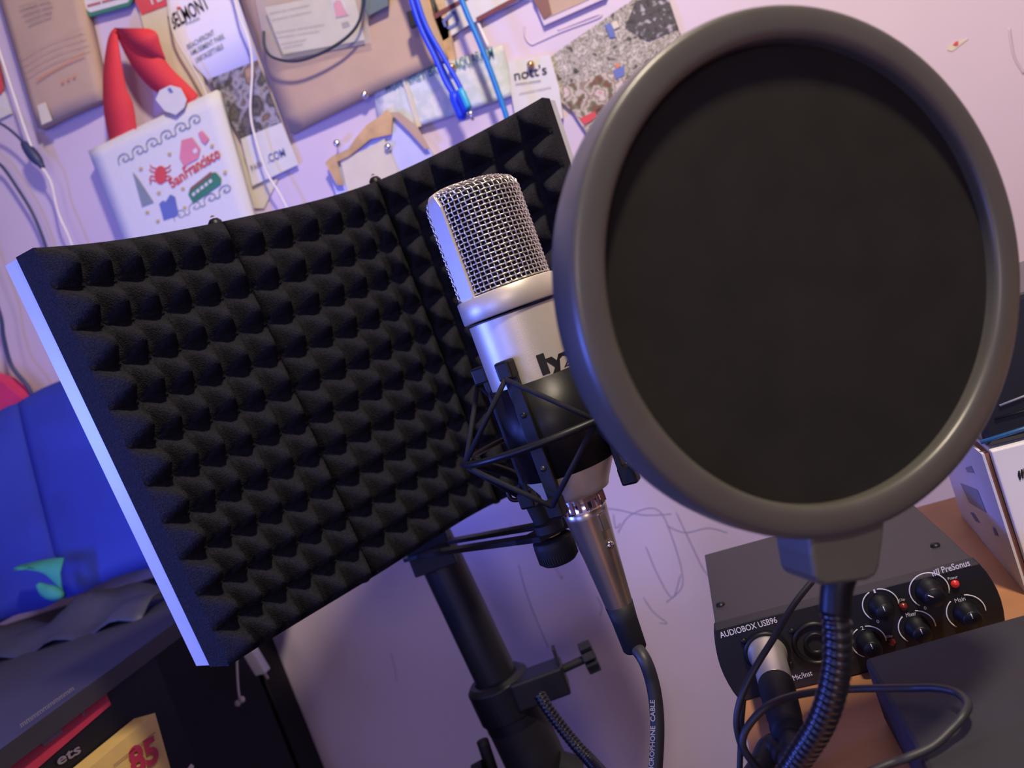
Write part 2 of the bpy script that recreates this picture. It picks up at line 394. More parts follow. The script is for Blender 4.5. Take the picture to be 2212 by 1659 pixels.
def wave(px0, px1, n, amp, par):
    mb = MB()
    for i in range(n):
        c = V((px0[0]+(px1[0]-px0[0])*(i+.5)/n, px0[1]+(px1[1]-px0[1])*(i+.5)/n, 0)); t = V((px1[0]-px0[0], px1[1]-px0[1], 0)).normalized(); u = V((t.y, -t.x, 0))
        L_ = V((px1[0]-px0[0], px1[1]-px0[1], 0)).length/n
        pts = [(-.5, .0), (-.42, .7), (-.1, 1.05), (.2, .8), (.22, .2), (-.05, .0), (-.2, .35), (-.02, .5)]
        q = [c+t*(a*L_)+u*(b*amp) for a, b in pts]
        tube(mb, smooth_path([W(p.x, p.y, yp) for p in q], 4), .0005, 5, flat=EY)
        if i < n-1:
            q = [c+t*(.2*L_)+u*(.2*amp), c+t*(.3*L_)-u*(.1*amp), c+t*(.5*L_)]
            tube(mb, smooth_path([W(p.x, p.y, yp) for p in q], 4), .0005, 5, flat=EY)
    return mb.build('wave_print', 'grey_ink', par)
wave((258, 356), (442, 256), 6, 17, tb); wave((378, 478), (508, 405), 4, 15, tb)
wpoly('tower_print', [(287, 372), (300, 388), (332, 437), (307, 446)], yp, 'grey_ink', tb, -.0003)
cr_ = MB(); 
cc = [(344+13*cos(a)*1+3, 378+20*sin(a)) for a in [k*pi/8 for k in range(16)]]
prism(cr_, [W(a, b, yp) for a, b in cc], V((0, -.0003, 0)))
for sg_ in (-1, 1):
    for k in range(4):
        a = radians(-50+33*k); x0, y0 = 346+sg_*11*cos(a*.6), 378+18*sin(a)
        tube(cr_, smooth_path([W(x0, y0, yp), W(x0+sg_*9, y0-3, yp), W(x0+sg_*12, y0+(-8 if k < 2 else 7), yp)], 3), .0007, 5, flat=EY)
cr_.build('crab_print', 'red_ink', tb)
hs = MB(); prism(hs, [W(a, b, yp) for a, b in [(392, 303), (415, 297), (433, 322), (428, 342), (398, 360), (388, 340)]], V((0, -.0003, 0)))
prism(hs, [W(a, b, yp) for a, b in [(428, 288), (436, 282), (452, 300), (444, 312), (436, 306)]], V((0, -.0003, 0)))
hs.build('house_print', 'pink_ink', tb)
wpoly('window_print', [(416, 325), (424, 319), (427, 328), (420, 333)], yp-.0004, 'canvas', tb, -.0002)
wpoly('tram_print', [(407, 420), (412, 405), (455, 374), (466, 372), (478, 386), (477, 398), (418, 440)], yp, 'green_ink', tb, -.0003)
wpoly('tram_roof_print', [(408, 414), (412, 405), (455, 371), (460, 377), (414, 411)], yp-.0004, 'brown_ink', tb, -.0002)
for k in range(5): wpoly('tram_window', [(414+9*k, 419-7*k), (420+9*k, 414-7*k), (423+9*k, 420-7*k), (417+9*k, 425-7*k)], yp-.0005, 'paper_white', tb, -.0002)
wpoly('block_print', [(344, 440), (352, 433), (358, 436), (368, 420), (378, 425), (386, 462), (382, 467), (354, 476)], yp, 'blue_ink', tb, -.0003)
wtext('red_lettering', 'San', (372, 407), (402, 386), yp, 22, 'red_ink', tb, .02)
wtext('red_lettering', 'Francisco', (404, 384), (478, 338), yp, 24, 'red_ink', tb, .02)
for a, b in [(304, 365), (366, 333), (343, 417), (318, 459), (395, 408), (458, 315), (486, 372), (399, 449), (341, 478)]:
    prism(MB(), [W(a+(5.5 if k % 2 else 2.4)*cos(k*pi/5), b+(5.5 if k % 2 else 2.4)*sin(k*pi/5), yp) for k in range(10)], V((0, -.0003, 0))).build('star_print', 'gold_ink', tb)
# large kraft envelope behind badge
ke = sheet_thing('kraft_envelope', [(500, -60), (900, -60), (968, 124), (627, 288)], YW-.009, .0085, 'kraft', 'large brown kraft envelope behind the clear badge sleeve', 'envelope', bulge=.004)
sheet_thing('kraft_strip', [(880, -60), (950, -60), (985, 130), (962, 140)], YW-.006, .004, 'kraft_orange', 'narrow kraft strip behind the blue cable bundle', 'paper')
# badge
bd = thing('badge_holder', W(680, 60, YW-.02), 'clear plastic sleeve with a white name badge on a dark cord', 'badge')
ybd = YW-.0165
wsheet('insert_card', [(572, 16), (762, -22), (788, 86), (612, 117)], ybd, .0008, 'paper_cream', bd)
wsheet('portrait_photo', [(712, 0), (742, -6), (755, 32), (724, 40)], ybd-.0005, .0004, 'pink_cloth' if 0 else 'paper_white', bd)
wpoly('portrait_shape', [(720, 8), (728, 0), (736, 2), (742, 16), (752, 32), (726, 38)], ybd-.0009, 'pink_ink', bd, -.0002)
for i, (a, b) in enumerate([((583, 32), (668, 14)), ((588, 46), (672, 28)), ((592, 74), (700, 56)), ((598, 84), (690, 70)), ((608, 98), (662, 88)), ((612, 106), (655, 98))]):
    wtext('badge_print', 'MMMMM MMMMMM', a, b, ybd-.0005, 4, 'soft_ink', bd, 0)
wpoly('badge_code', [(737, 50), (752, 46), (756, 56), (741, 60)], ybd-.0005, 'soft_ink', bd, -.0002)
wsheet('clear_sleeve', [(545, -30), (780, -60), (802, 92), (600, 132), (575, 110)], ybd-.0018, .0006, 'sleeve', bd)
wsheet('sleeve_cap', [(775, -60), (840, -60), (838, 12), (796, 34), (785, 10)], ybd-.003, .002, 'grey_card', bd)
sline('neck_cord', [(570, 68, 0), (572, 100, .003), (590, 124, .004), (640, 132, .004), (700, 112, .004), (752, 78, .004), (778, 40, .004), (786, -20, .004)], ybd-.006, .0014, 'dark_cord', bd)
# blue cables
ca = thing('charging_cable', W(930, 100, YW-.035), 'bundle of bright blue charging cables with blue plugs hanging from above', 'cable')
yc = YW-.032
sline('cable_strand', [(760, -330), (868, -60), (905, 50), (940, 125), (962, 175), (980, 205)], yc, .0027, 'blue_rubber', ca)
sline('cable_strand', [(772, -330), (880, -60), (918, 50), (955, 118), (982, 165), (1000, 200)], yc-.003, .0025, 'blue_rubber', ca)
sline('cable_strand', [(764, -330), (872, -60), (914, 55), (949, 130), (972, 178), (990, 212)], yc+.004, .0018, 'blue_rubber', ca)
def plug(px0, px1, px2, r, m, m2, par, y):
    a, b, c = W(*px0, y), W(*px1, y), W(*px2, y)
    tube(MB(), [a, a*.8+b*.2, a*.15+b*.85, b], lambda t: r*(.75 if t < .1 else 1), 12).build('plug_shell', m, par)
    tube(MB(), [b, c], r*.45, 10).build('plug_tip', m2, par)
plug((978, 200), (1001, 254), (1003, 258), .0052, 'blue_rubber', 'blue_rubber', ca, yc-.001)
plug((990, 196), (1010, 240), (1013, 246), .0042, 'blue_rubber', 'chrome', ca, yc-.008)
plug((995, 192), (1013, 234), (1022, 260), .0032, 'cyan_shell', 'chrome', ca, yc-.012)
wsheet('black_clip', [(877, 25), (893, 20), (902, 52), (886, 60)], yc-.001, .006, 'black_plastic', ca, bevel=.001)
cb = tag(sline('hanging_cable', [(870, -330), (975, -60), (1005, 20), (1035, 90), (1062, 160), (1092, 245), (1100, 280)], YW-.03, .0028, 'teal_rubber'), 'single teal blue cable hanging right of the blue cable bundle', 'cable')
# bank card / tickets
bk = thing('paper_ticket', W(990, 40, YW-.006), 'white paper slip with a dark blue square logo and maroon stripe', 'ticket')
wsheet('slip_sheet', [(915, -60), (1200, -110), (1120, 2), (1010, 55), (957, 89), (938, 40)], YW-.006, .001, 'paper_white', bk)
wsheet('maroon_stripe', [(931, 33), (1010, -10), (1012, -2), (938, 42)], YW-.0068, .0006, 'maroon', bk)
wsheet('maroon_edge', [(1028, 38), (1140, -22), (1148, -16), (1030, 48)], YW-.0068, .0006, 'maroon', bk)
lg = MB()
for px in ([(955, 45), (975, 25), (983, 27), (962, 47), (966, 58), (960, 58)], [(976, 25), (984, 22), (992, 44), (986, 50), (980, 32)], [(965, 60), (988, 47), (990, 53), (970, 64)]):
    prism(lg, [W(a, b, YW-.0068) for a, b in px], V((0, -.0004, 0)))
lg.build('square_logo', 'blue_ink', bk)
tag(sline('white_stick', [(1028, 40), (1056, 103)], YW-.004, .0016, 'white_cord'), 'thin white stick on the wall below the paper slip', 'stick')
# aquarium bag
aq = thing('souvenir_bag', W(950, 190, YW-.007), 'translucent souvenir bag with blue capital letters pinned behind the blue cables', 'bag')
wsheet('bag_sheet', [(806, 189), (1085, 97), (1112, 205), (822, 300)], YW-.006, .003, 'aquarium_photo', aq, bulge=.002)
wsheet('side_gusset', [(868, 170), (876, 168), (910, 272), (900, 276)], YW-.0084, .0008, 'paper_cream', aq)
wtext('blue_lettering', 'MONTEREY BAY', (834, 197), (958, 156), YW-.0082, 22, 'teal_ink', aq, .005)
wtext('blue_lettering', 'AQUARIUM', (984, 151), (1068, 122), YW-.0082, 22, 'teal_ink', aq, .005)
# berry farm card
kn = thing('printed_card', W(1160, 180, YW-.008), 'white card with black lowercase lettering behind the shield corner', 'card')
wsheet('card_sheet', [(1098, 134), (1188, 118), (1208, 190), (1216, 255), (1120, 290), (1104, 200)], YW-.0075, .0074, 'paper_white', kn)
wtext('black_lettering', "nott's", (1112, 174), (1182, 160), YW-.0078, 21, 'ink_black', kn, .01)
wtext('small_lettering', "mmmmm mmmmm", (1114, 184), (1168, 176), YW-.0083, 4, 'ink_black', kn)
wtext('small_lettering', "mmmmmmm mmmmmm", (1122, 204), (1190, 190), YW-.0083, 4, 'soft_ink', kn)
# flower picture
fl = thing('flower_picture', W(1340, 130, YW-.004), 'glossy picture of white blossoms and people beside the large round filter', 'picture')
wsheet('blossom_print', [(1212, 105), (1380, -10), (1430, -40), (1466, 62), (1520, 200), (1330, 320), (1200, 210), (1160, 150)], YW-.004, .0008, 'flowers', fl)
wsheet('lower_print', [(1205, 190), (1330, 150), (1420, 190), (1420, 300), (1300, 330), (1257, 272)], YW-.0046, .0006, 'flowers_low', fl)
wsheet('dark_print', [(1370, 10), (1432, -40), (1466, 62), (1400, 90), (1350, 60)], YW-.0046, .0005, speckle('night_print', [(.012, .012, .016), (.06, .05, .06), (.02, .02, .025), (.40, .37, .40)], 170, detail=8, pos=[.35, .48, .55, .68]), fl)
wpoly('blue_figure', [(1325, 152), (1348, 142), (1350, 162), (1330, 172)], YW-.005, 'blue_ink', fl, -.0003)
wpoly('face_spot', [(1327, 140), (1334, 135), (1340, 142), (1333, 149)], YW-.005, 'orange_ink', fl, -.0003)
wpoly('blue_figure', [(1306, 55), (1318, 48), (1325, 62), (1330, 80), (1318, 82)], YW-.005, 'blue_ink', fl, -.0003)
wpoly('yellow_patch', [(1320, 50), (1332, 44), (1338, 58), (1326, 64)], YW-.005, 'paper_cream', fl, -.0003)
wpoly('red_patch', [(1252, 256), (1285, 240), (1290, 254), (1262, 270)], YW-.0052, 'red_ink', fl, -.0003)
# framed print top
fp = thing('wall_picture', W(1230, -10, YW-.006), 'dark brown print with a pale border cut off by the top edge', 'picture')
wsheet('pale_border', [(1128, -60), (1330, -60), (1310, -5), (1175, 55)], YW-.005, .004, 'paper_white' if 0 else 'wall_paint', fp)
wsheet('brown_print', [(1140, -60), (1330, -60), (1270, 0), (1175, 42), (1152, 0)], YW-.0056, .0008, 'kraft', fp)
wsheet('dark_edge', [(1140, -60), (1170, -60), (1192, 30), (1175, 41), (1152, 0)], YW-.0062, .0006, 'brown_ink', fp)
# torn envelope
te = thing('torn_envelope', W(820, 320, YW-.01), 'torn paper envelope with ragged orange-brown flap just above the foam shield', 'envelope')
wsheet('envelope_body', [(706, 350), (790, 285), (850, 240), (925, 318), (980, 420), (740, 470)], YW-.008, .0079, 'paper_blue', te)
wsheet('inner_sheet', [(735, 345), (800, 318), (830, 300), (880, 420), (760, 460)], YW-.0105, .002, 'paper_cream', te)
wsheet('torn_flap', [(702, 352), (716, 338), (752, 322), (768, 298), (792, 270), (822, 250), (835, 235), (848, 250), (845, 290), (800, 300), (770, 325), (752, 338), (728, 350), (742, 400), (728, 400)], YW-.0128, .0015, 'kraft_orange', te)
wsheet('brown_edge', [(842, 243), (862, 242), (900, 272), (928, 320), (918, 322), (885, 285)], YW-.0128, .0012, 'kraft', te)
# pins
def pin(px, py, m, lab):
    t = W(px, py, YW-.012); o = thing('push_pin', W(px, py, YW-.001), lab, 'pin', None)
    lathe(MB(), t, -EY, [(-.003, .0032), (0, .0036), (.0018, .0032), (.003, .002), (.0034, .0001)], 16).build('pin_head', m, o)
    cyl(MB(), t+EY*.002, W(px, py, YW), .0006, 8).build('pin_shaft', 'chrome', o)
pin(728, 310, 'chrome', 'silver push pin above the torn envelope, on bare wall')
pin(838, 318, 'chrome', 'silver push pin in the middle of the torn envelope')
pin(788, 205, 'chrome', 'shiny pin at the lower edge of the large kraft envelope')
pin(976, 145, 'brass', 'brass pin on the lettered souvenir bag between the cables')
pin(1146, 140, 'brass', 'brass pin above the black lowercase lettering')
# cords
tag(sline('thin_string', [(-130, -250), (-30, 20), (2, 120), (28, 200), (58, 290), (82, 350), (98, 372), (112, 400), (126, 460), (150, 515), (180, 600)], YW-.02, .0013, 'white_cord'), 'thin white cord hanging at the far left of the wall', 'cord')
tag(sline('thin_string', [(300, -300), (355, -60), (366, 30), (378, 80), (410, 135), (440, 190), (455, 235)], YW-.016, .0012, 'paper_cream'), 'cream cord crossing the blue park brochure down to the tote bag', 'cord')
tag(sline('thin_string', [(400, -300), (490, -60), (515, 30), (538, 90), (545, 150), (541, 240), (552, 300), (575, 370), (605, 420), (630, 470)], YW-.018, .0012, 'white_cord'), 'white cord hanging in front of the coaster picture', 'cord')
pc = thing('black_plug', W(60, 320, YW-.02), 'black plug on a dark cord hanging at the left edge', 'plug')
sline('plug_cord', [(-260, 0), (-130, 180), (-30, 250), (10, 272), (35, 292), (52, 310)], YW-.02, .0014, 'navy_cord', pc)
tube(MB(), smooth_path([W(50, 308, YW-.02), W(66, 328, YW-.02), W(84, 350, YW-.02), W(92, 362, YW-.02)], 5), lambda t: .003+.003*sin(pi*min(1, t*1.2)), 12).build('plug_body', 'navy_cord', pc)
tag(sline('dark_cable', [(-240, -60), (-120, 200), (-30, 330), (5, 360), (40, 410), (70, 460), (95, 520), (120, 600)], YW-.012, .0017, 'navy_cord'), 'dark cord running down behind the shield corner', 'cord')
tag(sline('dark_cable', [(-170, 300), (-70, 480), (-30, 600), (0, 680), (8, 730), (25, 790), (60, 835), (75, 870)], YW-.03, .0022, 'navy_cord'), 'dark cord hanging down to the blue bag at the left', 'cord')
# ------------------------------------------------------------------ left table, panel, bag, printed boxes
k = 1.15; XT = -.4345
zt = CAM.z+(1.1406-1.25)*k
tbl = thing('side_table', (-.8, .5, 0), 'dark table with a plum grey top at the lower left', 'table')
prism(MB(), [V((XT, YW-.01, zt)), V((XT+.006, -.1, zt)), V((-1.4, -.1, zt)), V((-1.4, YW-.01, zt))], V((0, 0, -.012))).build('table_top', 'dark_top', tbl)
box(MB(), (-.9, .30, (zt-.012)/2), EX, EY, EZ, .80, .72, zt-.016).build('table_body', 'black_board', tbl)
# printed cartons standing flush with the table's side
def xsheet(name, px, x, th, m, par=None): return prism(MB(), [X(a, b, x) for a, b in px], V((-th, 0, 0))).build(name, m, par)
xs = XT-.004
cx_ = thing('printed_carton', X(150, 1600, xs), 'dark carton with a red banner and pale lettering under the table edge', 'box')
xsheet('carton_side', [(-60, 1722), (335, 1418), (420, 1640), (300, 1800), (-100, 1900)], xs, .03, 'black_board', cx_)
xsheet('red_banner', [(-40, 1668), (225, 1487), (240, 1522), (75, 1665), (-30, 1730)], xs+.001, .0012, 'red_label', cx_)
xsheet('pale_patch', [(78, 1590), (124, 1560), (136, 1582), (96, 1612)], xs+.0016, .0008, 'soft_ink' if 0 else 'scuff', cx_)
def xtext(name, s, pa, pb, x, hpx, m, par, bold=.02):
    a, b = X(*pa, x), X(*pb, x); return put_text(name, s, a, b, EX, hpx*.6/FPX, m, par, bold, up=EZ)
xtext('pale_lettering', 'mmmmmmmmmm', (45, 1572), (160, 1490), xs+.001, 9, 'scuff', cx_)
xtext('pale_lettering', 'ets', (125, 1655), (175, 1625), xs+.001, 17, 'scuff', cx_)
xtext('pale_lettering', 'r', (178, 1546), (192, 1538), xs+.0022, 26, 'scuff', cx_)
yl = thing('yellow_box', X(290, 1640, xs+.02), 'yellow box with dark red figures at the bottom left', 'box')
xsheet('box_side', [(335, 1540), (368, 1659), (390, 1740), (60, 1850), (185, 1665)], xs+.02, .018, 'yellow_label', yl)
xtext('red_figures', '85', (285, 1676), (345, 1640), xs+.021, 44, 'red_label', yl, .04)
xtext('fine_line', 'mmmmmmmmmmmm', (245, 1656), (335, 1583), xs+.021, 4, 'brown_ink', yl)
# black panel against the wall
bp = thing('standing_board', (-.60, YW-.02, 0), 'tall black board standing against the wall under the shield', 'panel')
box(MB(), (-.78, YW-.02, .56), EX, EY, EZ, .51, .036, 1.10).build('board', 'black_board', bp)
tb_ = W(575, 1335, YW); box(MB(), (-.5262, YW-.0205, .56), EX, EY, EZ, .0016, .037, 1.10).build('edge_band', 'board_edge', bp)
# white adapter and cord end
ad = thing('white_adapter', X(555, 1430, -.478), 'small white plug adapter hanging below the foam shield', 'adapter')
a, b = X(538, 1402, -.478), X(570, 1455, -.478)
tube(MB(), smooth_path([X(520, 1380, -.478), X(532, 1392, -.478), a], 4), .0014, 8).build('adapter_cord', 'white_cord', ad)
box(MB(), (a+b)/2, (b-a).normalized(), EY, (b-a).normalized().cross(EY), (b-a).length*.9, .010, .012).build('adapter_body', 'paper_white', ad, bevel=.001)
cyl(MB(), b, b+(b-a)*.22, .002, 8).build('adapter_tip', 'chrome', ad)
ce = thing('earbud_cord', X(515, 1480, -.478), 'thin pale cord with a small knobbed end below the shield', 'cord')
tube(MB(), smooth_path([X(512, 1385, -.478), X(512, 1430, -.478), X(514, 1480, -.478), X(518, 1512, -.478)], 6), .0010, 8).build('cord_line', 'paper_cream', ce)
t_ = X(518, 1515, -.478); 
for dx in (-.0028, .0028): lathe(MB(), t_+EX*dx+EZ*(dx*.4), EZ, [(-.003, .0002), (-.0022, .002), (0, .0028), (.0022, .002), (.003, .0002)], 12).build('cord_bud', 'paper_cream', ce)
t_ = X(402, 1664, -.46)
lathe(MB(), t_, EZ, [(-.006, .0002), (-.004, .004), (0, .006), (.004, .004), (.006, .0002)], 16).build('white_bead', 'paper_cream'); o = bpy.context.collection.objects['white_bead']; tag(o, 'tiny round white ball peeking up at the bottom edge', 'bead')
# blue soft bag on the table
def surf(name, fn, n, m_, material, par=None, th=.004, d=V((0, 1, 0))):
    vs = [fn(i/n, j/m_) for i in range(n+1) for j in range(m_+1)]; K = len(vs); vs2 = vs+[v+d*th for v in vs]; fs = []
    for i in range(n):
        for j in range(m_):
            a = i*(m_+1)+j; fs.append((a, a+1, a+m_+2, a+m_+1)); fs.append((K+a, K+a+m_+1, K+a+m_+2, K+a+1))
    ed = [i*(m_+1) for i in range(n+1)]+[n*(m_+1)+j for j in range(1, m_+1)]+[i*(m_+1)+m_ for i in range(n-1, -1, -1)]+list(range(m_-1, 0, -1))
    for a, b in zip(ed, ed[1:]+ed[:1]): fs.append((a, b, K+b, K+a))
    return MB().add(vs2, fs, True).build(name, material, par)
bb = thing('soft_bag', V((-.74, .64, zt)), 'large deep blue soft fabric bag slumped on the table', 'bag')
def pan(c, bul):
    cs = [W(a, b, y) for a, b, y in c]
    def f(s, t):
        q = (cs[0]*(1-s)+cs[1]*s)*(1-t)+(cs[3]*(1-s)+cs[2]*s)*t
        return q+V((0, -bul*sin(pi*s)**.7*sin(pi*min(1, t*1.1+.05)), .002*sin(9*s+4*t)))
    return f
surf('front_panel', pan([(36, 872, .68), (330, 722, .70), (420, 1190, .66), (140, 1290, .63)], .012), 14, 14, 'blue_cloth', bb, .03)
surf('side_panel', pan([(-140, 960, .66), (38, 872, .68), (142, 1290, .63), (-60, 1370, .62)], .014), 12, 12, 'blue_cloth', bb, .03)
sheet_thing('pink_pouch', [(-60, 800), (0, 822), (48, 862), (20, 905), (0, 930), (-60, 960)], .70, .02, 'pink_cloth', 'pink pouch behind the blue bag at the left edge', 'pouch')
gm = MB()
ga = smooth_path([W(*p, .612) for p in [(38, 1222), (75, 1213), (115, 1206), (137, 1205)]], 5); gb = smooth_path([W(*p, .602) for p in [(40, 1226), (95, 1238), (118, 1262), (140, 1290)]], 5)
vs = []; fs = []
for p_, q_ in zip(ga, gb):
    for t in (0, .33, .66, 1): vs.append(p_*(1-t)+q_*t+V((0, -.006*sin(pi*t), 0)))
for i in range(len(ga)-1):
    for j in range(3): fs.append((i*4+j, i*4+j+1, i*4+j+5, i*4+j+4))
gm.add(vs, fs, True)
go = gm.build('green_cloth', 'green_cloth'); go.modifiers.new('Solid', 'SOLIDIFY').thickness = .002; tag(go, 'crumpled teal green cloth lying before the blue bag', 'cloth')
gl = MB(); tube(gl, smooth_path([W(*p, .598) for p in [(82, 1262), (100, 1276), (122, 1284), (136, 1288)]], 5), lambda t: .002+.005*sin(pi*t), 10)
gl.build('cloth_roll', 'green_cloth', go)
# crinkled dark film along the rear of the table
def film(s, t):
    a = W(-80+430*s, 1400-178*s-6*sin(7*s), .60); return V((a.x, .60-.05*t, zt+.002+.018*(1-t)*(1+.5*sin(11*s+5*t))+.004*sin(23*s)))
fo = surf('plastic_film', film, 24, 6, 'bag_film', None, .001, V((0, 0, -1))); tag(fo, 'crinkled dark plastic film along the back of the dark table', 'plastic bag')
# ------------------------------------------------------------------ isolation shield
TB = [P(33, 556, .385), P(462, 492, .466), P(812, 398, .530), P(1188, 212, .50)]
VB = P(453, 1441, .428)-TB[0]
sh = thing('isolation_shield', P(950, 1180, .55), 'black three-panel foam vocal shield with pale metal edges', 'shield')
# plan curve (Catmull-Rom with strong end bend)
pre = TB[0]+(TB[0]-TB[1])*.5+Fw*-.075; post = TB[3]+(TB[3]-TB[2])*.6+Fw*-.05
ctl = [pre]+TB+[post]
def cr(a, b, c, d, t): return .5*((2*b)+(c-a)*t+(2*a-5*b+4*c-d)*t*t+(3*b-a-3*c+d)*t**3)
def dcr(a, b, c, d, t): return .5*((c-a)+2*(2*a-5*b+4*c-d)*t+3*(3*b-a-3*c+d)*t*t)
def base(i, t): return cr(*ctl[i:i+4], t)
def nrm(i, t):
    n = dcr(*ctl[i:i+4], t).cross(VB).normalized()
    return n if n.dot(CAM-TB[1]) > 0 else -n
T0, HP, ROWS = .016, .0205, 11
COLS = [6, 6, 6]
def pyr(u, v):
    """pyramid profile 0..1 with softened tip and valley"""
    a = abs((u % 1)-.5)*2; b = abs((v % 1)-.5)*2
    m = max(a, b); m = (a**9+b**9)**(1/9.) if max(a, b) > 0 else 0
    h = max(0, 1-m)
    return .5*(h+.84-sqrt((h-.84)**2+.005))+.005
SH_TILT = 0
for i in range(3):
    nc = COLS[i]; su, sv = int(nc*8), ROWS*8; vs = []; fs = []
    g = .002
    for a in range(su+1):
        t = g+(1-2*g)*a/su; n = nrm(i, t); b0 = base(i, t)
        if i == 0: off = 0
        for b in range(sv+1):
            v = b/sv; w = pyr(a/8., v*ROWS)
            vs.append(b0+VB*v+n*(T0+HP*w))
    st = sv+1
    for a in range(su):
        for b in range(sv): fs.append((a*st+b, a*st+b+1, (a+1)*st+b+1, (a+1)*st+b))
    K = len(vs)
    # back
    bk_ = []
    for a in range(su+1):
        t = g+(1-2*g)*a/su
        for v in (0, 1): bk_.append(base(i, t)+VB*v)
    vs += bk_
    for a in range(su):
        fs.append((K+2*a, K+2*a+2, K+2*a+3, K+2*a+1))
    for a in range(su):   # top / bottom rim
        fs.append((a*st, (a+1)*st, K+2*a+2, K+2*a)); fs.append((a*st+sv, K+2*a+1, K+2*a+3, (a+1)*st+sv))
    fs.append(tuple([K, K+1]+[sv-b for b in range(sv+1)])); fs.append(tuple([K+2*su+1, K+2*su]+[su*st+b for b in range(sv+1)]))
    fo_ = MB().add(vs, fs, False)
    fo_.sm = [k < su*sv for k in range(len(fs))]
    foam = fo_.build('foam_panel', 'foam', sh)
    # frame panel behind
    vs = []; fs = []; N = 12; TH = .0115
    for a in range(N+1):
        t = a/N; t = .004+.992*t; n = nrm(i, t); b0 = base(i, t)
        for v in (.004, .996):
            vs += [b0+VB*v-n*.0003, b0+VB*v-n*TH]
    for a in range(N):
        o_ = a*4; p_ = o_+4
        fs += [(o_, o_+2, p_+2, p_), (o_+1, p_+1, p_+3, o_+3), (o_, p_, p_+1, o_+1), (o_+2, o_+3, p_+3, p_+2)]
    fs += [(0, 1, 3, 2), (N*4, N*4+2, N*4+3, N*4+1)]
    MB().add(vs, fs, False).build('backing_panel', 'aluminium', sh)
# hinge pins
for i, t in ((1, 0), (2, 0)):
    n = nrm(i, t); b0 = base(i, t)
    for v in (-.006, 1.006):
        c = b0+VB*v+n*.004
        lathe(MB(), c, -VB if v < 0 else VB, [(-.004, .0042), (.001, .0042), (.003, .0025), (.0035, .0001)], 16).build('hinge_pin', 'satin_black', sh)
        if v < 0: lathe(MB(), c+VB.normalized()*-.0045, -VB, [(0, .0016), (.001, .0001)], 10).build('pin_rivet', 'brass', sh)
# ------------------------------------------------------------------ stand pole and arm
PD = .61
pt, pb_ = P(925, 1150, PD), P(1092, 1505, PD)
ps = thing('microphone_stand', V((pb_.x, pb_.y, 0)), 'black tubular stand pole rising under the foam shield', 'stand')
axp = (pb_-pt).normalized(); top = pt-axp*.03
cyl(MB(), top, pb_, .0171, 40).build('upper_pole', 'pole', ps)
cyl(MB(), pb_-axp*.01, pb_+axp*.35, .0238, 40).build('lower_pole', 'pole_wide', ps)
cyl(MB(), pb_+axp*.012, pb_+axp*.02, .0243, 40).build('pole_ring', 'aluminium' if 0 else 'satin_black', ps)
foot = pb_+axp*.35
cyl(MB(), foot, V((foot.x+.05, foot.y, .03)), .018, 32).build('lower_tube', 'pole_wide', ps)
for k in range(3):
    a = radians(90+120*k); c = V((foot.x+.05, foot.y-.03, 0))
    tube(MB(), [c+V((0, .03, .12)), c+V((.1*cos(a), .03+.1*sin(a)*.8, .06)), c+V((.22*cos(a), .03+.14*sin(a), .012))], .009, 10).build('stand_leg', 'pole', ps)
lev = MB(); a, b = P(1042, 1600, PD-.01), P(1075, 1700, PD-.01)
tube(lev, smooth_path([a, (a+b)/2, b], 4), .0048, 10).build('clamp_lever', 'matte_black', ps)
cyl(MB(), P(1052, 1668, PD-.02), P(1030, 1680, PD-.02), .010, 16).build('lever_knob', 'matte_black', ps)
cyl(MB(), P(1200, 1660, PD-.01), P(1250, 1675, PD-.01), .014, 20).build('side_knob', 'matte_black', ps)
pl_ = P(957, 1219, PD-.0165)
lathe(MB(), pl_, -Fw, [(0, .0018), (.0005, .0014), (.0007, .0001)], 10).build('pole_rivet', 'aluminium', ps)
# slotted arm plate (part of the shield) from pole to mount
zc = P(1195, 1155, .40)                      # joint centre
A0 = P(925, 1186, PD-.012); A1 = P(1200, 1142, .405)
dirA = (A1-A0).normalized(); sideA = dirA.cross(EZ).normalized(); upA = sideA.cross(dirA)
arm = MB(); WA = .030
for s in (-1, 1): box(arm, (A0+A1)/2+sideA*(s*WA*.37), dirA, sideA, upA, (A1-A0).length, WA*.26, .0028)
for e_ in (A0+dirA*.012, A1-dirA*.006): box(arm, e_, dirA, sideA, upA, .03, WA, .0028)
lathe(arm, A0-upA*.0014, upA, [(0, .0001), (0, .021), (.0028, .021), (.0028, .0001)], 32, False)
arm.build('slotted_arm', 'matte_black', sh)
cyl(MB(), A0+upA*-.006-sideA*.0, A0-upA*.0014, .007, 6).build('arm_nut', 'brass', sh)
br2 = MB(); tp = P(918, 1150, PD-.018)
box(br2, tp+(A0-tp)*.35-Fw*.004, R0, Fw, EZ, .034, .010, .05); br2.build('pole_bracket', 'matte_black', sh, bevel=.001)
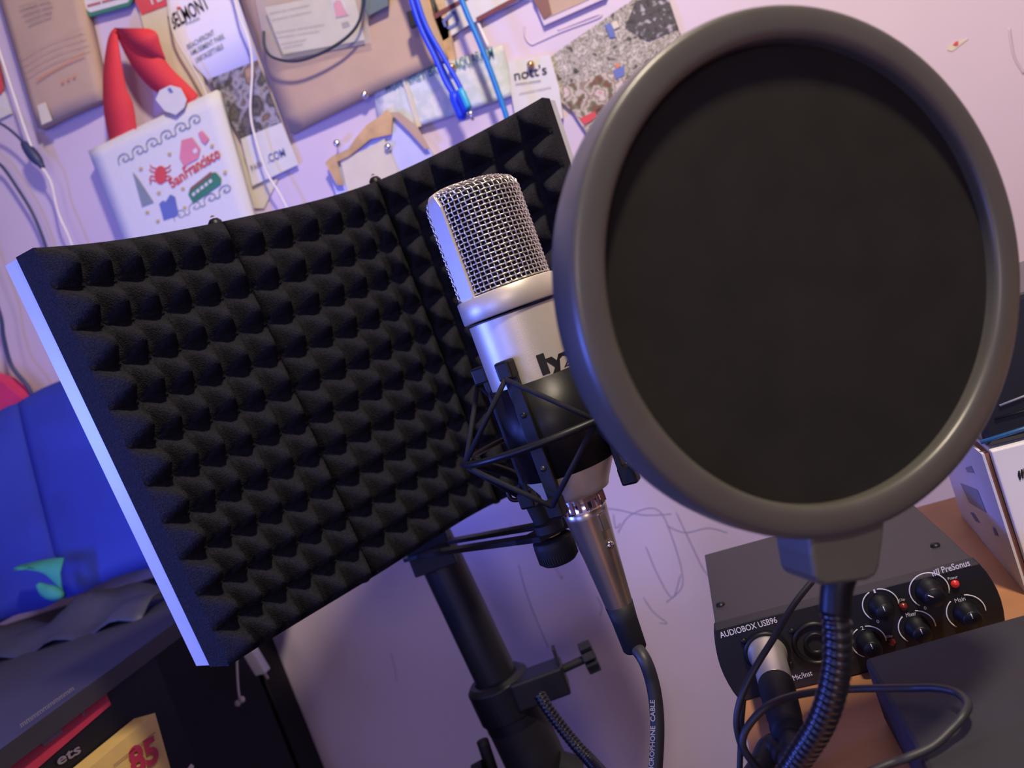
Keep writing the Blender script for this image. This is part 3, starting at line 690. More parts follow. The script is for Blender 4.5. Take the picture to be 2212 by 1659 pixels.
# ------------------------------------------------------------------ microphone
MD = .36
def rv(r, v, D):
    return CAM+(Fw+R0*(r/FPX)-U0*(v/FPX))*D
mc = rv(56, -116, MD)                        # axis point at camera height
def zv(v): 
    d = Fw-U0*(v/FPX); h = (mc-CAM).dot(V((Fw.x, Fw.y, 0)).normalized()); return CAM.z+h*d.z/V((d.x, d.y, 0)).length
def AX(v): return V((mc.x, mc.y, zv(v)))
Fh = V((Fw.x, Fw.y, 0)).normalized()
fa = radians(38); fr_ = -Fh*cos(fa)+R0*sin(fa); ul = -R0*cos(fa)-Fh*sin(fa)     # front, band side
S = MD/FPX
mic = thing('condenser_microphone', AX(268), 'silver condenser microphone with a woven metal grille in front of black foam', 'microphone')
RB = 102*S; z0 = zv(268)
prof = [(zv(268)-z0, .0001), (zv(268)-z0, 70*S), (zv(255)-z0, 76*S), (zv(212)-z0, RB*.99), (zv(205)-z0, RB), (zv(-146)-z0, RB)]
lathe(MB(), AX(268), EZ, prof, 64).build('body', 'nickel', mic)
RC = 110*S
lathe(MB(), AX(-150), EZ, [(0, RB-.001), (0, RC-.0004), (.0005, RC), (zv(-200)-zv(-150)-.0006, RC), (zv(-200)-zv(-150), RC-.0006), (zv(-200)-zv(-150), RC-.005)], 64).build('collar', 'nickel', mic)
lathe(MB(), AX(-146), EZ, [(0, RB+.0004), (-.0006, RB+.0004)], 64).build('collar_seam', 'ink_black', mic)
# grille
RH = 101*S; zb, z1, hd_ = zv(-200), zv(-398), .0062
def head(phi, q, off=0.):
    """phi around from band side; q 0..1 straight wall, 1..2 dome to the ridge"""
    R = RH+off
    if q <= 1: su = sw = 1; z = zb+(z1-zb)*q
    else:
        s = (q-1)*pi/2; sw = max(0, cos(s))**.75; su = 1-.07*(q-1)**4; z = z1+(hd_+off)*sin(s)
    x = cos(phi)*R*su; y = sin(phi)*R*sw
    z += .0026*(1-(cos(phi))**2)*max(0, min(1, (q-.8)/1.2))
    return V((mc.x, mc.y, z))+ul*x+fr_*y
core = MB(); vs = []; fs = []; n1, n2 = 48, 20
for j in range(n2+1):
    for k in range(n1): vs.append(head(2*pi*k/n1, 2*j/n2, -.0016))
for j in range(n2):
    for k in range(n1): fs.append((j*n1+k, j*n1+(k+1) % n1, (j+1)*n1+(k+1) % n1, (j+1)*n1+k))
core.add(vs, fs, True).build('grille_lining', 'dark_core', mic)
wire = MB(); NV, NH1, NH2 = 25, 20, 4
b0, b1 = radians(9), radians(171); amp = .00042; wr = .00038
qs = [(.02+.98*(j/NH1)) for j in range(NH1+1)]+[1+(.85*(j/NH2)) for j in range(1, NH2+1)]
for side in (1, -1):
    for i in range(NV+1):
        phi = side*(b0+(b1-b0)*i/NV); pts = []
        for j in range(len(qs)-1):
            for s in (0, .5):
                q = qs[j]*(1-s)+qs[j+1]*s; pts.append(head(phi, q, amp*cos(pi*(j+s+i))))
        tube(wire, pts, wr, 5, caps=False)
    for j, q in enumerate(qs):
        pts = []
        for i in range(NV):
            for s in (0, .5): pts.append(head(side*(b0+(b1-b0)*(i+s)/NV), q, -amp*cos(pi*(i+s+j))))
        pts.append(head(side*b1, q)); tube(wire, pts, wr, 5, caps=False)
wire.build('woven_grille', 'wire', mic)
# band running up the side, over the top and down
bd_ = MB(); path = []; NQ = 30
for side in (0, 1):
    qq = [2*i/NQ for i in range(NQ+1)]
    for q in (qq if side == 0 else qq[::-1]): path.append((pi*side, q))
# ridge between the two sides
ridge = [(acos(1-2*k/24.), 2) for k in range(1, 24)]
seq = [(0, 2*i/NQ) for i in range(NQ+1)]+ridge+[(pi, 2*i/NQ) for i in range(NQ, -1, -1)]
vs = []; fs = []
for idx, (phi, q) in enumerate(seq):
    c_ = head(phi, q); f2 = .0048 if q <= 1.0 else .0048-.0030*min(1, (q-1)/.8)
    if q >= 2: f2 = .0018
    o_ = (c_-V((mc.x, mc.y, z1))); outd = (ul*(1 if phi < pi/2 else -1) if q < 1 else None)
    if outd is None:
        x = o_.dot(ul)/RH; outd = (ul*(x**5)+EZ*max(.05, (1-abs(x)**5))*(1 if q > 1 else 0)).normalized()
    vs += [c_-fr_*f2-outd*.001, c_-fr_*f2+outd*.0011, c_+fr_*f2+outd*.0011, c_+fr_*f2-outd*.001]
for i in range(len(seq)-1):
    for k_ in range(4): fs.append((i*4+k_, i*4+(k_+1) % 4, i*4+4+(k_+1) % 4, i*4+4+k_))
bd_.add(vs, fs, False).build('grille_band', 'nickel', mic, bevel=.0004)
# lettering wrapped on the body
vs_, fs_ = text_mesh('lyxpro', .045); x0 = min(v.x for v in vs_); x1 = max(v.x for v in vs_)
out = []; a0 = 0; wid = .053
for v in vs_:
    an = fa+radians(-33)+((v.x-x0)/(x1-x0)*wid)/RB; d = -Fh*cos(an)+R0*sin(an)
    sc_ = .0088/.72
    out.append(V((mc.x, mc.y, zv(-3)+v.y*sc_+.0002))+d*(RB+.0002)+(R0*0))
MB().add(out, fs_).build('lettering', 'ink_black', mic)
# ------------------------------------------------------------------ shock mount
sm = thing('shock_mount', AX(110), 'black spider shock mount with elastic cords gripping the microphone', 'shock mount')
lathe(MB(), AX(206), EZ, [(0, RB-.0004), (0, RB+.0014), (zv(2)-zv(206), RB+.0014), (zv(2)-zv(206), RB-.0004)], 64).build('clamp_cup', 'satin_black', sm)
def around(deg, rad, v):
    a = radians(deg); return AX(v)+(-Fh*cos(a)+R0*sin(a))*rad
angs = [-27, -117, 63, 153]
bars = {}
for a in angs:
    d = (-Fh*cos(radians(a))+R0*sin(radians(a))); tn = EZ.cross(d)
    c = around(a, RB+.0030, 110)
    box(MB(), V((c.x, c.y, (zv(-28)+zv(250))/2)), tn, d, EZ, .0066, .0030, zv(-28)-zv(250)).build('mount_bar', 'satin_black', sm, bevel=.0005)
    for v0, v1, nm in ((-58, -18, 'hook_block'), (236, 276, 'hook_block')):
        c2 = around(a, RB+.0050, (v0+v1)/2)
        box(MB(), c2, tn, d, EZ, .0072, .0080, (zv(v0)-zv(v1))).build(nm, 'satin_black', sm, bevel=.0012)
    for v_ in (60, 175):
        c3 = around(a, RB+.0046, v_)
        lathe(MB(), c3, d, [(0, .0015), (.0006, .0014), (.001, .0001)], 12).build('bar_screw', 'black_plastic', sm)
HR = .0465
hoopc = AX(118)
hp = []
for k_ in range(64):
    a = 2*pi*k_/64; hp.append(hoopc+(-Fh*cos(a)+R0*sin(a))*HR+EZ*(.0022*cos(a)+.0015*sin(a)))
tube(MB(), hp, .0017, 10, closed=True).build('outer_hoop', 'satin_black', sm)
nodes = [-72, 18, 108, 198]
def hoop_pt(deg, rr=HR): a = radians(deg); return hoopc+(-Fh*cos(a)+R0*sin(a))*rr+EZ*(.0022*cos(a)+.0015*sin(a))
adj = {-27: (-72, 18), -117: (-72, 198), 63: (18, 108), 153: (108, 198)}
for a in angs:
    for nd in adj[a]:
        for v_, rr in ((-22, RB+.009), (248, RB+.009)):
            s_ = around(a, rr, v_); e_ = hoop_pt(nd, HR-.0005)+EZ*(.0015 if v_ < 0 else -.0015)
            tube(MB(), [s_, s_*.5+e_*.5, e_], .00125, 8).build('elastic_cord', 'elastic', sm)
# stem, thumb wheel
s0, s1 = rv(-50, 205, .395), rv(-35, 330, .398)
cyl(MB(), s0, s1, .0048, 24).build('mount_stem', 'matte_black', sm)
tube(MB(), smooth_path([hoop_pt(-100), rv(-75, 175, .385), s0], 4), .0028, 8).build('stem_bracket', 'satin_black', sm)
kb = rv(-33, 345, .402)
cyl(MB(), rv(-30, 308, .392), rv(-30, 326, .392), .0075, 24).build('lock_nut', 'matte_black', sm)
kn_ = MB(); NK = 72; kp = []
lathe(kn_, rv(-33, 394, .40), EZ, [(0, .0001), (0, .0088), (.0012, .0100), (.009, .0106), (.0125, .0106), (.0132, .0098), (.0132, .0001)], 48)
kn_.build('thumb_wheel', 'matte_black', sm)
kr = MB()
for k_ in range(48):
    a = 2*pi*k_/48; c = rv(-33, 370, .40)+V((cos(a), sin(a), 0))*.0105; box(kr, c, V((-sin(a), cos(a), 0)), V((cos(a), sin(a), 0)), EZ, .0006, .0006, .008)
kr.build('wheel_knurling', 'matte_black', sm)
cyl(MB(), rv(-33, 336, .40), rv(-33, 326, .40), .0056, 20).build('thread_ring', 'brass', sm)
hk = MB(); hkp = [(1103, 1046), (1097, 1062), (1104, 1078), (1118, 1080), (1130, 1072), (1128, 1062)]
tube(hk, smooth_path([P(a, b, .378) for a, b in hkp], 4), .0011, 8); hk.build('cord_hook', 'satin_black', sm)
# ------------------------------------------------------------------ XLR cable under the microphone
xc = thing('microphone_cable', AX(640), 'black microphone cable with a bronze connector plugged under the microphone', 'cable')
def AO(v, r=0): 
    p = AX(v); return p+R0*(r*S)
lathe(MB(), AX(305), EZ, [(0, 50*S), (zv(270)-zv(305), 50*S), (zv(270)-zv(305), .0001)], 40).build('connector_collar', 'chrome', xc)
rg = MB()
for k_ in range(20):
    a = 2*pi*k_/20; c = AX(288)+V((cos(a), sin(a), 0))*(50.5*S); box(rg, c, V((-sin(a), cos(a), 0)), V((cos(a), sin(a), 0)), EZ, .0014, .0010, zv(275)-zv(300))
rg.build('collar_slots', 'brown_ink', xc)
lathe(MB(), AX(525), EZ, [(0, 31*S), (zv(420)-zv(525), 39*S), (zv(320)-zv(525), 48*S), (zv(304)-zv(525), 50*S), (zv(302)-zv(525), 47*S)], 48).build('connector_shell', 'xlr_shell', xc)
lt = around(34, 49*S, 335); dL = -Fh*cos(radians(34))+R0*sin(radians(34))
box(MB(), lt, EZ.cross(dL), dL, EZ, .0042, .0024, .0085).build('latch_button', 'chrome', xc, bevel=.0004)
lathe(MB(), around(34, 44.5*S, 388), dL, [(0, .0019), (.0008, .0017), (.001, .0001)], 14).build('shell_screw', 'chrome', xc)
lathe(MB(), AX(630), EZ, [(0, .0001), (0, 24*S), (.001, 27*S), (zv(560)-zv(630), 29*S), (zv(524)-zv(630), 32*S), (zv(524)-zv(630), .0001)], 40).build('strain_relief', 'matte_black', xc)
cp = [AX(618), P(1392, 1425, .362), P(1408, 1470, .362), P(1417, 1520, .362), P(1420, 1580, .362), P(1416, 1660, .362), P(1405, 1760, .36), P(1380, 1900, .36)]
cps = smooth_path(cp, 8)
tube(MB(), cps, .0033, 16).build('cable_line', 'cable_black', xc)
# printed words along the cable
vs_, fs_ = text_mesh('MICROPHONE  CABLE', .02); x0 = min(v.x for v in vs_); x1 = max(v.x for v in vs_)
L0, L1 = P(1405, 1672, .3585), P(1409, 1512, .3585); vv = []
for v in vs_:
    t = (v.x-x0)/(x1-x0); c = L0*(1-t)+L1*t; c = c-CX*0.0; up = -CX
    bow = CX*(.0006*sin(pi*t)); yy = (v.y/.7-.5)*.0022
    vv.append(c+up*yy+bow-Fw*.0)
MB().add(vv, fs_).build('cable_lettering', 'print_grey', xc)
# ------------------------------------------------------------------ pop filter
pf = thing('pop_filter', P(1731, 592, .2226), 'large round black pop filter on a gooseneck in the foreground', 'pop filter')
nC = V((.3013, -.0054, -.9535))
def cam3(x, y, z): return CX*x-CY*y+Fw*z
pc_ = CAM+cam3(.08959, -.03234, .22259); pn = cam3(*nC).normalized()
refd = (R0-pn*R0.dot(pn)).normalized()
RI, RO = .0676, .0775
hoop = [(-.0190, RO-.0040), (-.0182, RO-.0016), (-.0160, RO-.0002), (-.010, RO+.0003), (-.0030, RO+.0001), (-.0014, RO-.0001), (-.0007, RO-.0004), (-.0002, RO-.0010), (.0001, RO-.0020), (.0003, RO-.0040), (.0003, RI+.0030), (.0001, RI+.0016), (-.0004, RI+.0006), (-.0012, RI+.0001), (-.0024, RI), (-.0170, RI), (-.0190, RI+.0012)]
lathe(MB(), pc_, pn, hoop, 160, True, refd, closed_prof=True).build('hoop_frame', 'hoop', pf)
# stretched nylon: fine weave, two layers
def nylon(name, col, hole, rot):
    m = mat(name, col, .85, var=.12, spec=.15); nt = m.node_tree; b = nt.nodes['Principled BSDF']; tc = nt.nodes['Texture Coordinate']
    geo = []
    u = (refd*cos(rot)+pn.cross(refd)*sin(rot)); w = pn.cross(u)
    for ax_ in (u, w):
        d = nt.nodes.new('ShaderNodeVectorMath'); d.operation = 'DOT_PRODUCT'; d.inputs[1].default_value = ax_; nt.links.new(tc.outputs['Object'], d.inputs[0])
        mu = nt.nodes.new('ShaderNodeMath'); mu.operation = 'MULTIPLY'; mu.inputs[1].default_value = 2*pi/.00062; nt.links.new(d.outputs['Value'], mu.inputs[0])
        si = nt.nodes.new('ShaderNodeMath'); si.operation = 'SINE'; nt.links.new(mu.outputs[0], si.inputs[0]); geo.append(si)
    mn = nt.nodes.new('ShaderNodeMath'); mn.operation = 'MINIMUM'; nt.links.new(geo[0].outputs[0], mn.inputs[0]); nt.links.new(geo[1].outputs[0], mn.inputs[1])
    lt_ = nt.nodes.new('ShaderNodeMath'); lt_.operation = 'LESS_THAN'; lt_.inputs[1].default_value = hole; nt.links.new(mn.outputs[0], lt_.inputs[0])
    nt.links.new(lt_.outputs[0], b.inputs['Alpha']); return m
M['nylon_front'] = nylon('nylon_front', (.018, .0165, .015), .62, .3); M['nylon_rear'] = nylon('nylon_rear', (.022, .020, .020), 2., .36)
for nm, h, mm in (('front_mesh', -.0046, 'nylon_front'), ('rear_mesh', -.0100, 'nylon_rear')):
    lathe(MB(), pc_, pn, [(h, .00001), (h, RI*.5), (h, RI+.0005)], 96, True, refd).build(nm, mm, pf)
# clamp tab under the hoop
dn = (lambda a: (a-pn*a.dot(pn)).normalized())(PL(1835, 1260, pc_, pn)-pc_)
def onp(px, py): return PL(px, py, pc_, pn)
tabpx = [(1752, 1150), (1757, 1200), (1765, 1248), (1772, 1262), (1786, 1268), (1880, 1256), (1898, 1245), (1906, 1225), (1914, 1165), (1918, 1120), (1840, 1110)]
prism(MB(), [onp(a, b)-pn*.0008 for a, b in tabpx], -pn*.0165).build('hoop_clip', 'hoop', pf, bevel=.0012)
g0 = onp(1838, 1262)-pn*.008; g0 = P(1822, 1262, (onp(1822, 1262)-CAM).dot(Fw)+.010)
cd = (g0-CAM).dot(Fw)
tube(MB(), smooth_path([P(1818, 1240, cd), P(1808, 1270, cd), P(1804, 1325, cd)], 5), .0047, 24).build('neck_sleeve', 'satin_black', pf)
gp = smooth_path([P(1804, 1318, cd), P(1810, 1370, cd), P(1809, 1430, cd+.002), P(1796, 1500, cd+.006), P(1772, 1565, cd+.012), P(1735, 1625, cd+.02), P(1690, 1690, cd+.03), P(1600, 1790, cd+.06), P(1480, 1830, cd+.12), P(1380, 1760, cd+.19), P(1290, 1659, .50), P(1245, 1610, .52), P(1205, 1560, .53), P(1180, 1525, .535), P(1165, 1500, .54)], 60)
# resample by arc length with ridges
cum = [0]
for a, b in zip(gp, gp[1:]): cum.append(cum[-1]+(b-a).length)
tot = cum[-1]; per = .0028; NR = int(tot/per); pts = []; j = 0
for k_ in range(NR*6+1):
    s_ = tot*k_/(NR*6)
    while j < len(cum)-2 and cum[j+1] < s_: j += 1
    f_ = (s_-cum[j])/max(1e-9, cum[j+1]-cum[j]); pts.append(gp[j].lerp(gp[j+1], f_))
tube(MB(), pts, lambda t: .0037+.0008*abs(sin(pi*t*NR))**.6, 18).build('gooseneck', 'gooseneck', pf)
# C clamp on the pole
cc0 = (pb_+pt)/2; ctr = P(1088, 1500, PD)
cl = MB(); rgt = R0; upc = -axp; sd = upc.cross(rgt).normalized(); rgt = sd.cross(upc).normalized()
lathe(cl, ctr-upc*.014, upc, [(0, .0238), (0, .0256), (.026, .0256), (.030, .0215), (.030, .0172), (.022, .0172), (0, .0238)], 48, False)
ctr2 = P(1168, 1480, PD-.012)
cl.build('clamp_jaw', 'satin_black', pf, bevel=.0008)
a, b = P(1110, 1498, PD-.012), P(1222, 1457, PD-.012); d_ = (b-a).normalized(); u_ = d_.cross(-Fw).normalized(); 
box(MB(), (a+b)/2, d_, Fw, u_, (b-a).length, .026, .0225).build('clamp_block', 'satin_black', pf, bevel=.002)
box(MB(), P(1202, 1420, PD-.012), CX*.33+CY*.0-CY*.94, Fw, d_, .016, .012, .0024).build('clamp_fin', 'matte_black', pf)
cyl(MB(), P(1212, 1447, PD-.012), P(1262, 1424, PD-.012), .0032, 16).build('clamp_screw', 'matte_black', pf)
kc = P(1273, 1419, PD-.012); kd = (P(1262, 1424, PD-.012)-P(1212, 1447, PD-.012)).normalized(); ku = kd.orthogonal().normalized(); kw = kd.cross(ku)
kk = MB()
for an in (20, 65, 110, 155):
    q = ku*cos(radians(an))+kw*sin(radians(an)); box(kk, kc, kd, q, kd.cross(q), .0095, .0245, .0062)
kk.build('clamp_knob', 'matte_black', pf, bevel=.0008)
# ------------------------------------------------------------------ desk
zd = 1.0345
dk = thing('wooden_desk', V((.6, .45, 0)), 'warm brown wooden desk under the audio interface', 'desk')
prism(MB(), [V((-.0320, -.15, zd)), V((1.3, -.15, zd)), V((1.3, .566, zd)), V((-.0320, .566, zd))], V((0, 0, -.018))).build('desk_top', 'wood', dk, bevel=.0008)
for x_, y_ in ((.0, -.1), (1.26, -.1), (.0, .53), (1.26, .53)):
    box(MB(), (x_, y_, (zd-.018)/2), EX, EY, EZ, .05, .05, zd-.018).build('desk_leg', 'wood', dk)
# ------------------------------------------------------------------ audio interface
ya = .3734; xa0, xa1, za0, za1 = -.0318, .0925, 1.0353, 1.0745
ai = thing('audio_interface', V(((xa0+xa1)/2, .42, za0)), 'small black audio interface with knobs and white lettering on the desk', 'audio interface')
box(MB(), ((xa0+xa1)/2, (ya+.006+.478)/2, (za0+za1)/2), EX, EY, EZ, xa1-xa0-.001, .478-ya-.006, za1-za0-.0006).build('housing', 'box_top', ai, bevel=.0006)
vs = []; N = 8; pol = []
for k_ in range(N+1): t = k_/N; pol.append(V((xa1+.0042*sin(pi*t)**.8, ya, za0+(za1-za0)*t)))
for k_ in range(N+1): t = 1-k_/N; pol.append(V((xa0-.0036*sin(pi*t)**.8, ya, za0+(za1-za0)*t)))
prism(MB(), pol, V((0, .008, 0))).build('front_panel', 'box_face', ai, bevel=.0006)
for px, py in ((1556, 1306), (2020, 1178)):
    c = Z(px, py, za1); lathe(MB(), c, EZ, [(0, .0024), (.0009, .0020), (.0012, .0001)], 14).build('case_screw', 'satin_black', ai)
yf = ya-.0002
def fp_(px, py): return W(px, py, yf)
nf = V((0, -1, 0))
def ftext(name, s, pa, pb, hpx, bold=.0, m='white_print'): 
    return put_text(name, s, fp_(*pa), fp_(*pb), nf, hpx*.395/FPX, m, ai, bold, lift=.0002, up=EZ)
ftext('front_lettering', 'AUDIOBOX USB96', (1557, 1378), (1680, 1344), 13, .012)
ftext('front_lettering', 'PreSonus', (2036, 1237.5), (2096, 1221), 13, .012)
ftext('front_lettering', 'Power', (2048, 1253), (2069, 1248), 6)
ftext('front_lettering', 'Mixer', (1958, 1333), (1980, 1328), 9)
ftext('front_lettering', 'Main', (2064, 1302), (2086, 1296), 9)
ftext('front_lettering', 'Clip', (1942, 1299), (1955, 1296), 5)
ftext('front_lettering', 'Clip', (1915, 1378), (1928, 1375), 5)
ftext('front_lettering', 'Mic/Inst', (1715, 1470), (1756, 1458), 12)
ftext('front_lettering', '1', (1888, 1281), (1892, 1280), 8); ftext('front_lettering', '2', (1861, 1361), (1867, 1359), 8)
for p_ in ((1895, 1346), (1997, 1317)): ftext('front_lettering', '0', p_, (p_[0]+5, p_[1]-1.5), 7)
lgm = MB()
for k_ in range(4):
    a = (2012+4.2*k_, 1244-1.2*k_); h_ = [7, 10, 12, 12][k_]
    prism(lgm, [fp_(a[0], a[1]-h_), fp_(a[0]+2, a[1]-h_-1), fp_(a[0]+5, a[1]), fp_(a[0]+3, a[1]+1)], V((0, -.0003, 0)))
lgm.build('maker_logo', 'white_print', ai)
def arcs(c, rpx, segs, par):
    mb = MB(); c = fp_(*c); r = rpx*.397/FPX
    for a0_, a1_ in segs:
        pts = [c+V((cos(radians(a0_+(a1_-a0_)*t/20))*r, -.0002, sin(radians(a0_+(a1_-a0_)*t/20))*r)) for t in range(21)]
        tube(mb, pts, .00032, 5, flat=EY)
    return mb.build('dial_arc', 'white_print', par)
def knob(c, rpx, segs, ptr, size=1.):
    arcs(c, rpx, segs, ai); cc = fp_(*c)
    kb_ = lathe(MB(), cc, nf, [(0, .0056*size), (.003, .0054*size), (.0036, .0046*size), (.0085, .0043*size), (.0092, .0038*size), (.0092, .0001)], 32).build('knob', 'satin_black', ai)
    a = radians(ptr); p1 = cc+nf*.0095+V((cos(a), 0, sin(a)))*.0012; p2 = cc+nf*.0095+V((cos(a), 0, sin(a)))*.0037
    tube(MB(), [p1, p2], .00026, 5).build('pointer', 'white_print', kb_)
knob((1902, 1307), 33.6, [(225, 112), (85, -12)], 95); knob((2007, 1275), 36, [(225, -25)], 140, 1.1)
knob((1980.5, 1354.5), 34, [(225, 125), (80, -12)], 95); knob((2086.5, 1322), 35, [(225, 125), (80, -12)], 95); knob((1876, 1386), 33, [(240, 112), (85, -12)], 95)
for c, m_, nm in (((2063, 1261), 'led_red', 'power_light'), ((1951.5, 1310), 'led_dim', 'clip_light'), ((1926, 1387), 'led_dim', 'clip_light')):
    lathe(MB(), fp_(*c), nf, [(0, .0019), (.001, .0016), (.0016, .0001)], 16).build(nm, m_, ai)
for c in ((1657, 1410), (1762, 1389)):
    o = fp_(*c)
    jk = lathe(MB(), o, nf, [(0, .0112), (.0012, .0110), (.0016, .0100), (.0014, .0092), (-.0002, .0088)], 48).build('combo_jack', 'satin_black', ai)
    lathe(MB(), o, nf, [(.0004, .0088), (.0004, .0001)], 40).build('jack_well', 'dark_core', jk)
    lathe(MB(), o, nf, [(.0004, .0058), (.0013, .0058), (.0013, .0040), (.0005, .0036)], 32).build('jack_ring', 'satin_black', jk)
    for dx, dz in ((-.0088, .0085), (.0088, -.0085)):
        lathe(MB(), o+V((dx, 0, dz)), nf, [(0, .0016), (.0006, .0015), (.0007, .0001)], 12).build('jack_screw', 'satin_black', ai)
# plug in input one
j1 = fp_(1657, 1410); pgt = thing('input_cable', j1, 'silver plug with black boot and cable in the left input jack', 'cable')
lathe(MB(), j1, nf, [(.0015, .0094), (.003, .0092), (.004, .0082), (.030, .0077), (.0305, .0072)], 40).build('plug_shell', 'silver_plug', pgt)
j2 = j1+nf*.030
dj = (nf+V((-.02, 0, -.12))).normalized()
lathe(MB(), j2, dj, [(0, .0078), (.003, .0080), (.022, .0074), (.024, .0068), (.028, .0072), (.034, .0068), (.035, .0001)], 40).build('plug_boot', 'matte_black', pgt)
j3 = j2+dj*.036
tube(MB(), smooth_path([j3-dj*.004, j3+dj*.008+V((-.001, 0, -.004)), P(1668, 1612, .322), P(1638, 1665, .316), P(1585, 1730, .306), P(1480, 1800, .30), P(1400, 1900, .31)], 8), .0050, 16).build('plug_cable', 'cable_black', pgt)
# ------------------------------------------------------------------ dark slab and thin lead
zs = zd+.030
c1, c2 = Z(1865, 1421, zs), Z(2250, 1294, zs)
sl = [c1, c2+V((.2, .01, 0)), V((c2.x+.2, .05, zs)), Z(2000, 1659, zs)+V((-.004, -.2, 0)), Z(2000, 1659, zs)]
ds = prism(MB(), sl, V((0, 0, -.0295))).build('flat_case', 'dark_slab', bevel=.0022); tag(ds, 'flat dark plum case lying in front of the audio interface', 'case')
tl = thing('thin_cable', Z(1990, 1520, zs), 'thin black cable looping across the dark case and round the desk corner', 'cable')
q = lambda a, b: (1450+a*.367, 1050+b*.367)
p1_ = [P(*q(830, 560), .33), P(*q(720, 700), .325), P(*q(600, 900), .318), P(*q(500, 1060), .314), P(*q(420, 1220), .312), P(*q(385, 1360), .312), P(*q(395, 1470), .312), P(*q(430, 1560), .312), P(*q(500, 1650), .312), P(*q(560, 1750), .312)]
tube(MB(), smooth_path(p1_, 8), .0014, 10).build('cable_run', 'cable_black', tl)
zz = zs+.0016
p2_ = [P(*q(600, 1760), .30), P(*q(500, 1650), .300), P(*q(440, 1570), .300), P(*q(420, 1500), .300), P(*q(455, 1410), .300), P(*q(560, 1300), .300), P(*q(720, 1235), .303), P(*q(900, 1205), .306), P(*q(1060, 1195), .305), Z(*q(1250, 1190), zz+.004), Z(*q(1420, 1188), zz+.004), Z(*q(1560, 1188), zz+.006), Z(*q(1680, 1215), zz+.006), Z(*q(1745, 1280), zz+.006), Z(*q(1720, 1350), zz+.006), Z(*q(1650, 1430), zz+.004), Z(*q(1540, 1530), zz+.002), Z(*q(1400, 1595), zz+.001), Z(*q(1300, 1630), zz), Z(*q(1150, 1690), zz)]
tube(MB(), smooth_path(p2_, 8), .0015, 10).build('cable_run', 'cable_black', tl)
p3_ = [P(*q(425, 1250), .316), P(*q(412, 1400), .316), P(*q(408, 1520), .316), P(*q(402, 1700), .316)]
tube(MB(), smooth_path(p3_, 6), .0012, 8).build('cable_run', 'cable_black', tl)
# ------------------------------------------------------------------ white carton at the right
e0 = V((.1180, .410, 0)); e1 = V((.1300, .530, 0)); fd = V((.995, -.10, 0)); zc_ = 1.1115
wc = thing('white_carton', V((.2, .47, zd)), 'white cardboard product box standing on the desk at the right edge', 'box')
gap = .0042
bx = [e0+fd*gap, e0+fd*.22, e1+fd*.22, e1+fd*gap]
box8(MB(), [V((p.x, p.y, zd+.0003)) for p in bx]+[V((p.x, p.y, zc_)) for p in bx]).build('carton_body', 'carton', wc, bevel=.0008)
sd_ = [e0, e0+fd*.0012, e1+fd*.0012, e1]
box8(MB(), [V((p.x, p.y, zd+.0003)) for p in sd_]+[V((p.x, p.y, zc_-.0005)) for p in sd_]).build('side_flap', 'carton_side', wc)
box8(MB(), [V((p.x, p.y+(.004 if i < 2 else 0), zd+.0005)) for i, p in enumerate([e0+fd*.0012, e0+fd*gap, e1+fd*gap, e1+fd*.0012])]+[V((p.x, p.y+(.004 if i < 2 else 0), zc_-.002)) for i, p in enumerate([e0+fd*.0012, e0+fd*gap, e1+fd*gap, e1+fd*.0012])]).build('dark_gap', 'brown_ink', wc)
nl = V((-(e1-e0).y, (e1-e0).x, 0)).normalized()
def lab(px): return [PL(a, b, e0, nl)+nl*.0002 for a, b in px]
for nm, px in (('barcode_label', [(2086, 1010), (2098, 1006), (2106, 1022), (2090, 1020)]), ('barcode_label', [(2075, 1043), (2112, 1058), (2132, 1108), (2094, 1086)]), ('fine_symbols', [(2096, 1106), (2104, 1108), (2118, 1130), (2108, 1126)]), ('fine_symbols', [(2144, 1138), (2150, 1140), (2158, 1158), (2150, 1156)])):
    MB().add(lab(px), [(0, 1, 2, 3)]).build(nm, 'grey_ink' if nm[0] == 'b' else 'blue_ink', wc)
nfr = V((-.10, -.995, 0)).normalized(); o_ = e0+fd*gap+V((0, 0, 1.05))
lgm = MB()
for k_ in range(3):
    cpx = (2200+6*k_, 1026-3*k_); prism(lgm, [PL(cpx[0]+a, cpx[1]+b, o_, nfr)+nfr*.0002 for a, b in [(-1, -9), (2, -10), (5, 5), (5, 10), (2, 10), (-2, 0)]], nfr*.0002)
lgm.build('maker_logo', 'ink_black', wc)
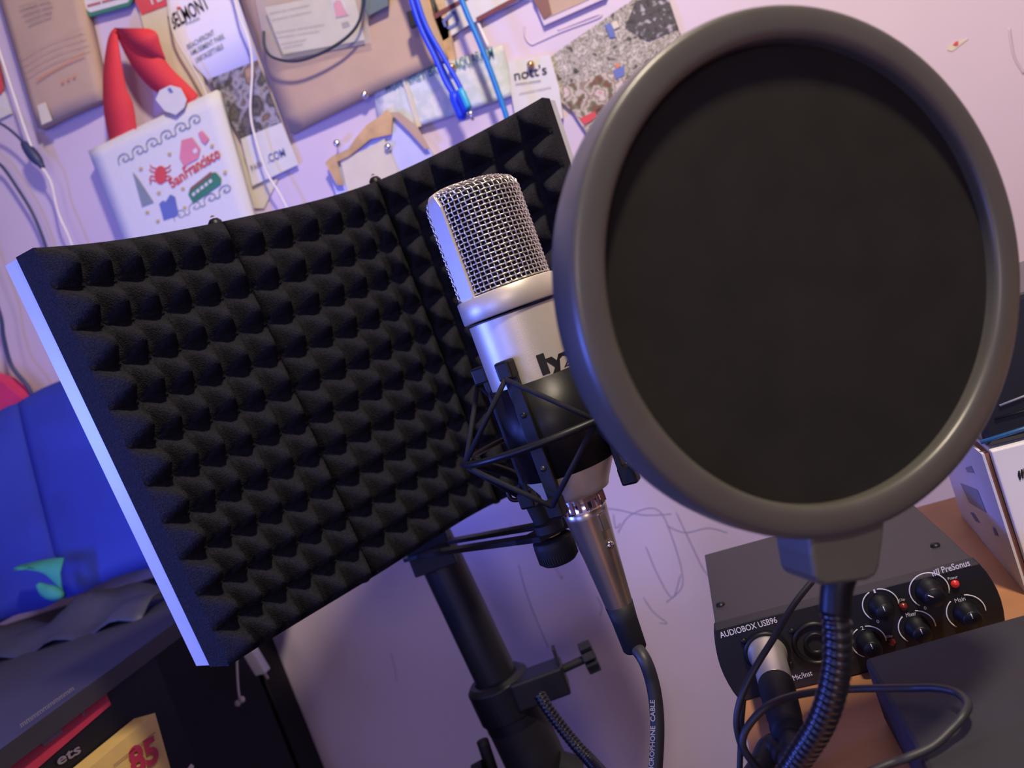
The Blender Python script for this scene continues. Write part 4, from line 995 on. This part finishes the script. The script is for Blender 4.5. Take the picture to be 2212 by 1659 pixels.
# dark device on top of the carton
o1 = e0+fd*.004+V((0, .0035, 0)); o2 = e1+fd*.004
dv = thing('dark_device', (o1+o2)/2+fd*.1+V((0, 0, zc_)), 'dark electronic device resting on top of the white product box', 'device')
zt_ = PL(2212, 632, V((o1.x, o1.y, 1.2)), nfr).z
cs = [o1, o1+fd*.2, o2+fd*.2, o2]
box8(MB(), [V((p.x, p.y, zc_+.0006)) for p in cs]+[V((p.x, p.y, zt_)) for p in cs]).build('device_body', 'screen', dv, bevel=.003)
def strip(nm, pa, pb, w, m):
    p, r_ = PL(*pa, V((o1.x, o1.y, 1.2))+nfr*.0006, nfr), PL(*pb, V((o1.x, o1.y, 1.2))+nfr*.0006, nfr); d = (r_-p); tube(MB(), [p-d*.02, r_+d*1.2], w, 6).build(nm, m, dv)
strip('light_seam', (2160, 876), (2212, 856), .0006, 'seam'); strip('blue_seam', (2120, 955), (2212, 926), .0011, 'blue_line')
strip('panel_seam', (2150, 905), (2212, 888), .0005, 'black_board')
# ------------------------------------------------------------------ light
def area(name, loc, tgt, size, power, col, shape='DISK', spread=pi):
    l = bpy.data.lights.new(name, 'AREA'); l.shape = shape; l.size = size; l.energy = power; l.color = col; l.spread = spread
    o = bpy.data.objects.new(name, l); bpy.context.collection.objects.link(o); o.location = loc
    o.rotation_euler = (V(tgt)-V(loc)).to_track_quat('-Z', 'Y').to_euler(); return o
area('ceiling_lamp', (.28, .02, 2.06), (.0, .6, 1.2), .10, 12.5, (1, .85, .64))
area('room_fill', (.20, -1.50, 1.66), (0, .7, 1.1), .4, 4.8, (1, .78, .66))  # added soft fill behind the camera, lifts the wall below the shield
area('blue_lamp', (-.68, .17, 1.25), (-.05, .30, 1.22), .16, 4.4, (.10, .17, 1.))
area('blue_fill', (-.42, -.20, 1.22), (-.2, .42, 1.2), .25, 1.3, (.16, .24, 1.))  # added weak blue fill from the front, tints the foam panels
w = bpy.data.worlds.new('World'); bpy.context.scene.world = w; w.use_nodes = True
w.node_tree.nodes['Background'].inputs[0].default_value = (.38, .33, .74, 1); w.node_tree.nodes['Background'].inputs[1].default_value = .72
# ------------------------------------------------------------------ camera
cd_ = bpy.data.cameras.new('camera'); cam = bpy.data.objects.new('camera', cd_); bpy.context.collection.objects.link(cam)
cd_.sensor_width = 36; cd_.lens = FPX/2212*36; cd_.clip_start = .01
mt = Matrix((CX, CY, -Fw)).transposed().to_4x4(); mt.translation = CAM; cam.matrix_world = mt
cd_.dof.use_dof = True; cd_.dof.focus_distance = .37; cd_.dof.aperture_fstop = 10
sc = bpy.context.scene; sc.camera = cam
vs_ = sc.view_settings; vs_.view_transform = 'Standard'; vs_.look = 'None'; vs_.gamma = 1; vs_.exposure = 0.0; vs_.use_curve_mapping = False
